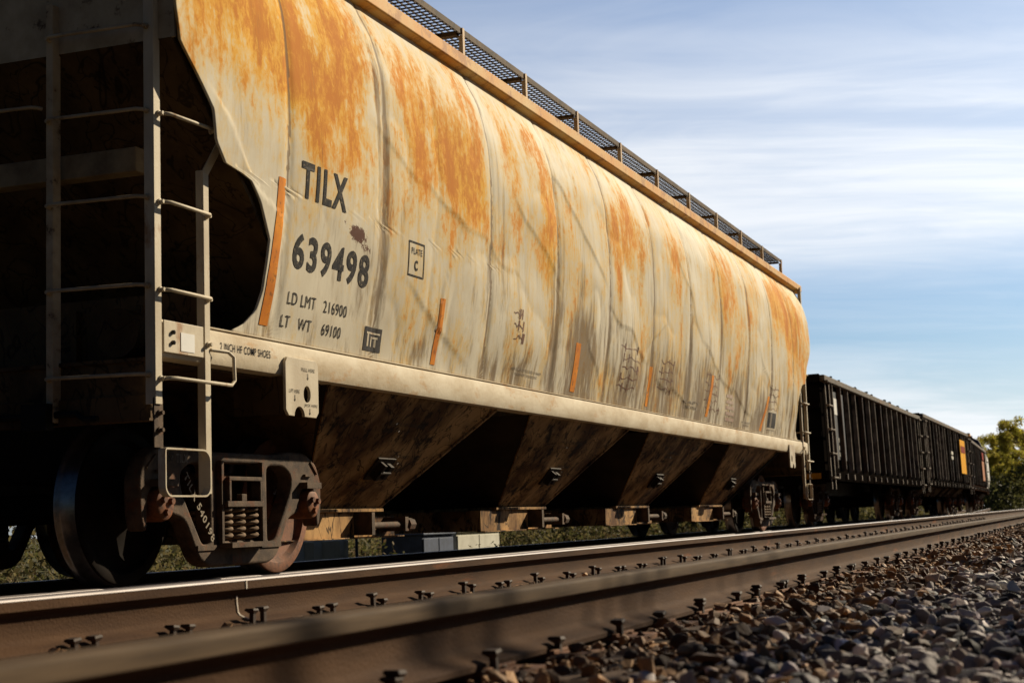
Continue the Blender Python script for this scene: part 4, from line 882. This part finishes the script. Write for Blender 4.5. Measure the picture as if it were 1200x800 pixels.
# cast lettering on side frame
flat_text('TILX', 7.93, .70, .12, .05, YC-1.0565, m_inkdim, .01)
g_txt = fit_text('TILX 540198', .50, .05, .02)
for v in g_txt.verts:
    a = -.90; x, y = v.co.x, v.co.y; v.co = Vector((8.00+x*math.cos(a)-y*math.sin(a), YC-1.0575, .62+x*math.sin(a)+y*math.cos(a)))
me = bpy.data.meshes.new('l'); g_txt.to_mesh(me); g_txt.free(); m_cast = mat('dusty_raised_letters', (.34, .29, .22), (.2, .16, .12), .9, scale=40); obj('cast_lettering', me, m_cast, H, fix=False)
flat_text('FBB-WEBB-UN', 9.02, .735, .26, .035, YC-1.0565, m_ink, .03); flat_text('ASF', 7.80, .705, .10, .05, YC-1.057, m_ink, .03)

# ------------------------------------------------------------------ gondolas
def gondola(x0, x1, label, lean=.02, ztop=2.66, zb=.98, nposts=15, tub=False, bodym=m_gon, postm=m_gonpost, topm=m_gontop, W_=1.50):
    r = empty('gondola_car', ((x0+x1)/2, YC, 0), label, 'freight car', 'dark gondolas coupled behind the hopper car')
    g = G(); th = .01
    for s in (-1, 1): g.box(x0+.1, x1-.1, YC+s*W_-th, YC+s*W_+th, zb-.05, ztop-.02)
    g.box(x0+.1, x0+.12, YC-W_, YC+W_, zb-.05, ztop-.02); g.box(x1-.12, x1-.1, YC-W_, YC+W_, zb-.05, ztop-.02); g.box(x0+.12, x1-.12, YC-W_+.012, YC+W_-.012, zb-.05, zb)
    obj('body_shell', g, bodym, r)
    for s in (-1, 1):
        g = G(); g.box(x0+.05, x1-.05, YC+s*(W_+.045)-.075, YC+s*(W_+.045)+.075, ztop-.10, ztop); obj('top_rail', g, topm, r, bev=.012)
        g = G(); g.box(x0+.05, x1-.05, YC+s*(W_+.02)-.06, YC+s*(W_+.02)+.06, zb-.20, zb-.02); obj('side_sill', g, bodym, r, bev=.01)
    for xe, s in ((x0, 1), (x1, -1)):
        g = G(); a = sorted((xe, xe+s*.10)); g.box(a[0], a[1], YC-W_-.03, YC+W_+.03, ztop-.12, ztop+.02); 
        for z in (2.1, 1.6): g.box(min(xe+s*.02, xe+s*.10), max(xe+s*.02, xe+s*.10), YC-W_, YC+W_, z-.05, z+.05)
        g.box(a[0], a[1], YC-W_-.02, YC+W_+.02, zb-.25, zb); obj('end_frame', g, bodym, r, bev=.01)
        g = G(); g.box(min(xe-s*.62, xe+s*2), max(xe-s*.62, xe+s*2), YC-.09, YC+.09, .70, .93); obj('coupler', g, m_frame, r, bev=.03)
        # ladder on the side
        g = G(); y = YC-W_-.10
        for dx in (.16, .56): ax_ = xe+s*dx; g.box(ax_-.025, ax_+.025, y-.006, y+.006, zb-.35, ztop-.12)
        obj('ladder_stile', g, postm, r)
        for k in range(5):
            g = G(); z = zb-.15+k*.42; g.tube([(xe+s*.13, y-.05, z), (xe+s*.59, y-.05, z)], .016, 8); g.box(xe+s*.16-.02, xe+s*.16+.02, y-.06, y, z-.02, z+.02); g.box(xe+s*.56-.02, xe+s*.56+.02, y-.06, y, z-.02, z+.02); obj('rung', g, postm, r)
    L = x1-x0; rj = random.Random(int(x0*10))
    for k in range(nposts):
        x = x0+1.0+(L-2.0)*k/(nposts-1)+rj.uniform(-.03, .03); g = G(); y = YC-W_-.012+rj.uniform(-.008, .008)
        g.add([(x-.040, y, zb-.02), (x-.022, y-.085, zb+.03), (x+.022, y-.085, zb+.03), (x+.040, y, zb-.02), (x-.040, y, ztop-.1), (x-.022, y-.075, ztop-.1), (x+.022, y-.075, ztop-.1), (x+.040, y, ztop-.1)], [(0, 1, 2, 3), (7, 6, 5, 4), (0, 4, 5, 1), (1, 5, 6, 2), (2, 6, 7, 3)])
        g.box(x-.04, x+.04, y-.10, y-.062, zb-.16, zb-.06)
        if tub: g.bar((x, y-.04, zb-.02), (x, y+.42, .60), .06, .05, up=(1, 0, 0))
        obj('side_post', g, rj.choice((postm, postm, postm, m_gonpost2, m_gonpost3)), r, bev=.006)
    if tub:
        g = G(); g.add([(x0+2.6, YC-W_+.02, zb-.03), (x1-2.6, YC-W_+.02, zb-.03), (x1-3.0, YC-W_+.46, .58), (x0+3.0, YC-W_+.46, .58), (x0+2.6, YC+W_-.02, zb-.03), (x1-2.6, YC+W_-.02, zb-.03), (x1-3.0, YC+W_-.46, .58), (x0+3.0, YC+W_-.46, .58)], [(0, 1, 2, 3), (4, 7, 6, 5), (3, 2, 6, 7), (0, 3, 7, 4), (1, 5, 6, 2)]); obj('tub_floor', g, bodym, r)
    else:
        g = G(); g.box(x0+.4, x1-.4, YC-.25, YC+.25, .62, zb-.06); obj('centre_sill', g, m_black, r)
    truck(r, x0+1.75, wheelm=m_darkwheel, framem=m_frame2); truck(r, x1-1.75, wheelm=m_darkwheel, framem=m_frame2)
    r.rotation_euler = (-lean, 0, 0); return r
gA = gondola(27.60, 42.35, 'black gondola with a grey data panel, coupled directly behind the cream hopper car', ztop=2.62)
yy = YC-1.50-.018
g = G(); g.box(29.0, 30.15, yy-.004, yy+.004, 1.18, 2.42); obj('data_panel', g, m_gonpanel, gA)
def gtext(r, s, x0, z0, w_, h_, y, m, bold=.03):
    bm = fit_text(s, w_, h_, bold)
    for v in bm.verts: v.co = Vector((x0+v.co.x, y, z0+v.co.y))
    me = bpy.data.meshes.new('l'); bm.to_mesh(me); bm.free(); obj('lettering', me, m, r, fix=False)
g = G(); g.box(29.05, 29.45, yy-.009, yy-.005, 2.0, 2.3); obj('white_mark', g, m_white, gA)
for i, z in enumerate((1.50, 1.36, 1.24)): g = G(); g.box(29.3, 29.9, yy-.009, yy-.005, z, z+.08); obj('white_mark', g, m_concrete, gA)
g = G(); g.box(27.58, 27.6, YC-1.45, YC-1.12, .82, .92); obj('end_panel', g, mat('ochre_panel', (.40, .18, .01), (.3, .12, .01), .8), gA, label='ochre panel low on the near end')
# debris along the top rail
for i in range(9):
    g = G(); x = 28.6+i*1.4+random.uniform(-.4, .4); V, T = ROCK_LO[i]; g.add([(x+p[0]*.09, YC-1.54+p[1]*.07, 2.655+p[2]*.06) for p in V], [tuple(int(a) for a in q) for q in T]); obj('coal_lump', g, m_gon, gA)
gB = gondola(43.05, 57.1, 'black tub-floored gondola with a yellow and red painted panel', lean=.02, tub=True, ztop=2.74, zb=1.02, nposts=15)
g = G(); g.box(53.4, 55.2, yy-.11, yy-.10, 1.32, 2.42); obj('yellow_panel', g, m_yellow, gB); g = G(); g.box(53.6, 55.0, yy-.12, yy-.112, 2.0, 2.22); obj('red_patch', g, m_red, gB)
g = G(); g.box(50.3, 50.9, yy-.10, yy-.09, 1.85, 1.95); g.box(50.3, 50.9, yy-.10, yy-.09, 1.7, 1.8); obj('white_mark', g, m_concrete, gB)
g = G(); g.box(51.0, 51.7, yy-.012, yy-.006, 1.1, 1.7); obj('blue_patch', g, m_blue, gB)
gC = gondola(57.8, 72.6, 'brown gondola with an orange panel and blue graffiti', lean=.02, ztop=2.62, zb=1.02, nposts=16, bodym=m_gonbrown, postm=m_gonpost2)
gC.rotation_euler = (-.02, 0, math.atan2(bend(72.6)-bend(57.8), 14.8)); gC.location.y += (bend(72.6)+bend(57.8))/2
CY = gC.location.y; gC.location.y = YC
g = G(); g.box(66.6, 68.6, yy-.11, yy-.10, 1.25, 2.05); obj('orange_panel', g, mat('orange_panel', (.5, .17, .03), (.3, .1, .03)), gC); g = G(); g.box(61.2, 64.6, yy-.012, yy-.006, 1.3, 1.75); obj('blue_patch', g, m_blue, gC)
g = G(); g.box(66.8, 68.4, yy-.12, yy-.112, 2.1, 2.4); obj('red_patch', g, m_red, gC)
gC.location.y = CY
# last car: white-sided hopper, the shade on its end given as slate colour
r = empty('white_hopper_car', (82.0, YC, 0), 'tall white-sided hopper car with an end toned slate blue for shade, last in the train', 'freight car')
x0, x1 = 73.4, 90.5
pr = [(-1.42, .95), (-1.56, 1.6), (-1.56, 2.7), (-1.35, 3.15), (-.95, 3.38), (.95, 3.38), (1.35, 3.15), (1.56, 2.7), (1.56, 1.6), (1.42, .95)]
g = G(); g.prism([(YC+a, b_) for a, b_ in pr], x0+.3, x1-.3); obj('body', g, mat('white_car_paint', (.72, .70, .64), (.55, .5, .42), .5, scale=1), r, bev=.03)
g = G(); g.prism([(YC+a*.985, (b_-2)*.985+2) for a, b_ in pr], x0+.26, x0+.298); obj('end_wall', g, m_cover, r)
g = G(); g.box(x0+.1, x1-.1, YC-1.0, YC+1.0, 3.40, 3.50); g.box(x0+.05, x0+.4, YC-1.1, YC+1.1, 3.3, 3.36); obj('running_board', g, m_eave, r)
g = G(); g.box(x0, x1, YC-1.45, YC+1.45, .80, .949); obj('side_sill', g, m_gonbrown, r)
for k in range(4): 
    c0 = x0+3.6+k*3.3; g = G(); g.add([(c0-1.4, YC-1.3, .8), (c0+1.4, YC-1.3, .8), (c0+1.4, YC+1.3, .8), (c0-1.4, YC+1.3, .8), (c0-.5, YC-.6, .3), (c0+.5, YC-.6, .3), (c0+.5, YC+.6, .3), (c0-.5, YC+.6, .3)], [(0, 1, 5, 4), (1, 2, 6, 5), (2, 3, 7, 6), (3, 0, 4, 7), (4, 5, 6, 7)]); obj('hopper_bay', g, m_black, r)
truck(r, x0+1.9, wheelm=m_darkwheel); truck(r, x1-1.9, wheelm=m_darkwheel)
r.rotation_euler = (-.03, 0, math.atan2(18.4, 300)); r.location.y += (bend(73.4)+bend(90.5))/2

# ------------------------------------------------------------------ foliage
def leaves(centers, radii, n, size, cols, flat=.9, name='foliage', seed=1, clump=0):
    """n leaf quads filling ellipsoids, mostly near their surface"""
    rg = np.random.default_rng(seed); centers = np.array(centers); radii = np.array(radii)
    if radii.ndim == 1: radii = np.repeat(radii[:, None], 3, 1)
    vol = radii.prod(1)**.67; k = rg.choice(len(centers), n, p=vol/vol.sum())
    d = rg.normal(size=(n, 3)); d /= np.linalg.norm(d, axis=1)[:, None]; rr = rg.random(n)**.45
    P = centers[k]+d*rr[:, None]*radii[k]
    a = rg.normal(size=(n, 3)); a /= np.linalg.norm(a, axis=1)[:, None]; b_ = np.cross(a, rg.normal(size=(n, 3))); b_ /= np.linalg.norm(b_, axis=1)[:, None]
    s = size*(.6+.8*rg.random(n))[:, None]; V = np.stack([P-a*s, P+b_*s*.45, P+a*s, P-b_*s*.45], 1).reshape(-1, 3)
    me = bpy.data.meshes.new(name); me.vertices.add(len(V)); me.vertices.foreach_set('co', V.astype(np.float32).ravel()); me.loops.add(4*n); me.loops.foreach_set('vertex_index', np.arange(4*n, dtype=np.int32))
    me.polygons.add(n); me.polygons.foreach_set('loop_start', np.arange(0, 4*n, 4, dtype=np.int32)); me.polygons.foreach_set('loop_total', np.full(n, 4, np.int32)); me.update(calc_edges=True)
    cols = np.array(cols); cmul = rg.uniform(.75, 1.25, len(centers))
    c_ = cols[rg.integers(0, len(cols), n)]*cmul[k][:, None]*rg.uniform(.8, 1.2, n)[:, None]; tone_attr(me, np.repeat(np.clip(c_, 0, 1), 4, 0)); return me
def tree(x, y, h, seed, label, kind=0, group='trees at the far end of the track'):
    rr = random.Random(seed); zb = float(gz(x, y)); r = empty('broadleaf_tree', (x, y, zb), label, 'tree', group)
    g = G(); top = Vector((x+rr.uniform(-.4, .4), y+rr.uniform(-.4, .4), zb+h*.80)); b0 = Vector((x, y, zb-.1))
    pts = [b0.lerp(top, t_)+Vector((rr.uniform(-.2, .2), rr.uniform(-.2, .2), 0))*(t_ > 0) for t_ in np.linspace(0, 1, 6)]
    g.tube(pts, [h*.022*(1-.16*i) for i in range(6)], 8); tips = []
    for i in range(16):
        t_ = rr.uniform(.25, .95); p = b0.lerp(top, t_); a = rr.uniform(0, 2*PI); L = h*rr.uniform(.16, .34)*(1.25-t_*.6)
        e_ = p+Vector((math.cos(a)*L, math.sin(a)*L, L*rr.uniform(.35, .9))); md = p.lerp(e_, .5)+Vector((0, 0, L*.08)); g.tube([p, md, e_], [h*.008, h*.005, h*.002], 5); tips.append(e_)
        for q in range(3):
            a2 = a+rr.uniform(-.9, .9); e2 = md+Vector((math.cos(a2)*L*.6, math.sin(a2)*L*.6, L*rr.uniform(.1, .7))); g.tube([md, e2], [h*.004, h*.0015], 4); tips.append(e2)
    obj('trunk', g, m_bark, r)
    rad = [[h*rr.uniform(.045, .10), h*rr.uniform(.045, .10), h*rr.uniform(.04, .08)] for _ in tips]
    cols = [[(.42, .40, .06), (.50, .43, .07), (.30, .29, .05), (.38, .29, .08)], [(.36, .34, .05), (.44, .36, .06), (.26, .24, .045)]][kind]
    me = leaves([tuple(p) for p in tips], rad, 12000, h*.014, cols, seed=seed); obj('crown', me, m_leaf, r, fix=False)
spots = [(300, 18.2, 14.5, 0, 'pale spring green tree just right of the last car, its edge against the sky'), (286, 13.9, 14, 1, 'darker green tree at the right edge, in front of the paler crowns'), (318, 15.6, 17, 0, 'tallest yellow-green tree rising at the right edge of the photograph'),
         (275, 13.2, 9, 1, 'low dark green tree beside the track bed, in front of the tall ones'), (330, 21.5, 12.5, 0, 'rounded yellow-green tree half hidden behind the last car'), (262, 11.2, 15.5, 0, 'yellow-green tree at the outer right of the far clump'), (296, 19.8, 8, 1, 'small dark tree at the foot of the clump behind the last car'), (340, 11, 18, 0, 'tall pale tree at the back of the far clump')]
for i, (x, y, h, kd, lab) in enumerate(spots):
    tree(x, y, h, 40+i, lab, kd)
cs = [(xv+rng.uniform(-8, 8), yv+(9 if xv > 300 else 0), -1+rng.uniform(.5, 4.5)) for xv in (250, 300, 345) for yv in np.arange(11.5 if xv < 300 else 6, 26, .8)]
me = leaves(cs, [[3.5, 3.2, 3.4]]*len(cs), 16000, .32, [(.12, .12, .04), (.10, .10, .04), (.08, .08, .03)], seed=77, name='far_wood')
fw = bpy.data.objects.new('far_wood', me); COL.objects.link(fw); me.materials.append(m_leaf); props(fw, 'low mass of undergrowth under the far trees at the end of the track', 'wood', kind='stuff')
cs = [(xv+rng.uniform(-1, 1), 13.5+.028*xv+rng.uniform(-1, 5), -1.1+rng.uniform(.2, 1.9)) for xv in np.arange(0, 260, .55)]
csn = [(xv+rng.uniform(-1, 1), 13.5+.028*xv+rng.uniform(-1, 5), -1.1+rng.uniform(.2, 1.7)) for xv in np.arange(0, 48, .4)]
me = leaves(csn, [[1.1, 1.0, 1.0]]*len(csn), 90000, .055, [(.12, .10, .04), (.09, .09, .03), (.16, .13, .06)], seed=79, name='near_thicket')
fw = bpy.data.objects.new('near_thicket', me); COL.objects.link(fw); me.materials.append(m_leaf); props(fw, 'tangled olive scrub on the bank, glimpsed between the near wheels', 'thicket', kind='stuff')
cs = [q for q in cs if q[0] > 44]
me = leaves(cs, [[1.3, 1.2, 1.2]]*len(cs), 70000, .16, [(.10, .09, .035), (.07, .07, .025), (.13, .11, .045)], seed=78, name='thicket')
fw = bpy.data.objects.new('thicket', me); COL.objects.link(fw); me.materials.append(m_leaf); props(fw, 'low olive thicket beside the track, glimpsed beneath the distant cars', 'thicket', kind='stuff')
# brush beyond the train, seen between the wheels
cs = []; rd_ = []
for i in range(900):
    x = rng.uniform(2, 110); y = 10.3+rng.random()**1.4*22; h = rng.uniform(.25, .75); zb = float(gz(x, y)); hh = h*1.0
    cs.append((x, y, zb+hh*.6)); rd_.append([rng.uniform(.3, .8), rng.uniform(.3, .8), hh*.75])
me = leaves(cs, rd_, 150000, .045, [(.16, .11, .055), (.09, .085, .03), (.20, .145, .07), (.07, .07, .025), (.12, .12, .035), (.05, .035, .02)], seed=5, name='brush')
br = bpy.data.objects.new('brush', me); COL.objects.link(br); me.materials.append(m_weed); props(br, 'tangled green and straw coloured brush on the bank beyond the train', 'brush', kind='stuff')
# grass blades close to the far track edge
n = 26000; X = rng.uniform(3, 90, n); Y = 9.0+rng.random(n)*6; Z = gz(X, Y); hgt = rng.uniform(.12, .42, n); a = rng.uniform(0, PI, n); lx = rng.normal(0, .12, n)*hgt*2; ly = rng.normal(0, .12, n)*hgt*2
wv = .008+.006*rng.random(n)
V = np.stack([np.stack([X-np.cos(a)*wv, Y-np.sin(a)*wv, Z-.02], -1), np.stack([X+np.cos(a)*wv, Y+np.sin(a)*wv, Z-.02], -1), np.stack([X+lx, Y+ly, Z+hgt], -1)], 1).reshape(-1, 3)
me = bpy.data.meshes.new('dry_grass'); me.vertices.add(3*n); me.vertices.foreach_set('co', V.astype(np.float32).ravel()); me.loops.add(3*n); me.loops.foreach_set('vertex_index', np.arange(3*n, dtype=np.int32)); me.polygons.add(n); me.polygons.foreach_set('loop_start', np.arange(0, 3*n, 3, dtype=np.int32)); me.polygons.foreach_set('loop_total', np.full(n, 3, np.int32)); me.update(calc_edges=True)
cg = np.array([(.22, .16, .08), (.12, .12, .04), (.17, .13, .06), (.10, .11, .035)])[rng.integers(0, 4, n)]; tone_attr(me, np.repeat(cg, 3, 0)); me.materials.append(m_weed)
dg_ = bpy.data.objects.new('dry_grass', me); COL.objects.link(dg_); props(dg_, 'dry straw and green grass at the foot of the far bank', 'grass', kind='stuff')

def sapling(x, y, h, rad, seed, label):
    rr = random.Random(seed); zb = float(gz(x, y)); r = empty('bare_sapling', (x, y, zb), label, 'tree', 'bare saplings beside the ballast')
    g = G(); pts = [Vector((x+rr.uniform(-.06, .06)*i*.5, y+rr.uniform(-.06, .06)*i*.5, zb-.1+(h+.1)*i/7)) for i in range(8)]; g.tube(pts, [rad*(1-.11*i) for i in range(8)], 8); obj('trunk', g, m_bark, r, smooth='all')
    for k in range(13):
        q = rr.uniform(.35, .97); i = int(q*7); p = pts[i].lerp(pts[min(7, i+1)], q*7-i); a = rr.uniform(0, 2*PI); L = h*rr.uniform(.10, .2)*(1.2-q*.6)
        m_ = p+Vector((math.cos(a)*L*.5, math.sin(a)*L*.5, L*.5)); e_ = m_+Vector((math.cos(a+.3)*L*.4, math.sin(a+.3)*L*.4, L*.6)); g = G(); g.tube([p, m_, e_], [rad*.35, rad*.22, rad*.08], 5); g.tube([m_, m_+Vector((math.cos(a-.7)*L*.3, math.sin(a-.7)*L*.3, L*.3))], [rad*.18, rad*.06], 5); obj('branch', g, m_bark, r, smooth='all')
for i, (xr, t_, h, rad, lab) in enumerate(((3.7, 5.2, 8.2, .085, 'stoutest bare sapling right of the stones, nearest the camera'), (4.65, 5.8, 8.6, .06, 'slender bare sapling right of the stones, second from the camera'), (2.75, 5.0, 7.8, .10, 'short thick bare sapling right of the stones'), (6.9, 6.5, 9.0, .05, 'thin tall bare sapling farthest along the stones'))):
    sapling(xr+1.8*t_, Y1-t_, h, rad, 60+i, lab)
# ------------------------------------------------------------------ things beyond the train
def at(px, py, Y):
    d = F+R2*((px-600)/1856.5)-U2*((py-400)/1856.5); q = Y/d[1]; return Vector((d[0]*q, Y, CAMZ+d[2]*q))
yb = 9.6
for i, (pa, pb, lab) in enumerate(((357, 369, 'narrow white barrier block left of the dark post, seen under the train'), (378, 399, 'broad white barrier block between dark posts, seen under the train'), (404, 409, 'thin white barrier block beside the blue post, seen under the train'))):
    a = at(pa, 650, yb); b_ = at(pb, 650, yb); r = empty('barrier_block', ((a.x+b_.x)/2, yb, -.8), lab, 'barrier')
    g = G(); g.box(a.x, b_.x, yb, yb+.3, -.8, .13); obj('block', g, m_concrete, r, bev=.02); g = G(); g.box(a.x+.01, b_.x-.01, yb-.02, yb, -.6, -.54); obj('ledge', g, m_concrete, r)
a = at(372, 640, yb+.15).x; r = empty('wooden_post', (a, yb, -.8), 'leaning dark timber post between the white blocks', 'post'); g = G(); g.bar((a+.03, yb+.1, -.8), (a-.08, yb+.1, .22), .09, .09, up=(0, 1, 0)); obj('post_shaft', g, m_tie, r, bev=.006); g = G(); g.box(a-.13, a-.03, yb+.05, yb+.15, .22, .24); obj('post_cap', g, m_plate, r)
a = at(408, 640, yb).x+.05; r = empty('steel_post', (a, yb, -.8), 'slim pale blue steel post beside the white blocks', 'post'); g = G(); g.lathe([(-.8, 0), (-.8, .02), (.25, .02), (.25, 0)], (a, yb-.1, 0), 'z', 10); obj('post_shaft', g, m_bluegrey, r); g = G(); g.lathe([(.25, .03), (.27, .03), (.27, 0)], (a, yb-.1, 0), 'z', 10); obj('post_cap', g, m_bluegrey, r)
yb = 11.5
for (pa, pb, m_, lab, zt_) in ((495, 531, m_bluegrey, 'low blue-grey equipment cabinet left of the white one beyond the train', .10), (535, 585, m_concrete, 'low white equipment cabinet with two doors beyond the train', .12)):
    a = at(pa, 640, yb).x; b_ = at(pb, 640, yb).x; r = empty('equipment_cabinet', ((a+b_)/2, yb, -.9), lab, 'cabinet')
    g = G(); g.box(a, b_, yb, yb+.8, -.9, zt_); obj('cabinet_body', g, m_, r, bev=.01); md_ = (a+b_)/2
    for q0, q1 in ((a+.03, md_-.02), (md_+.02, b_-.03)): g = G(); g.box(q0, q1, yb-.02, yb-.002, -.85, zt_-.06); obj('cabinet_door', g, m_, r, bev=.005)
    g = G(); g.box(a-.04, b_+.04, yb-.05, yb+.85, zt_+.003, zt_+.04); obj('cabinet_lid', g, m_, r, bev=.01)
print('DONE', sum(len(o.data.polygons) for o in bpy.data.objects if o.type == 'MESH'))
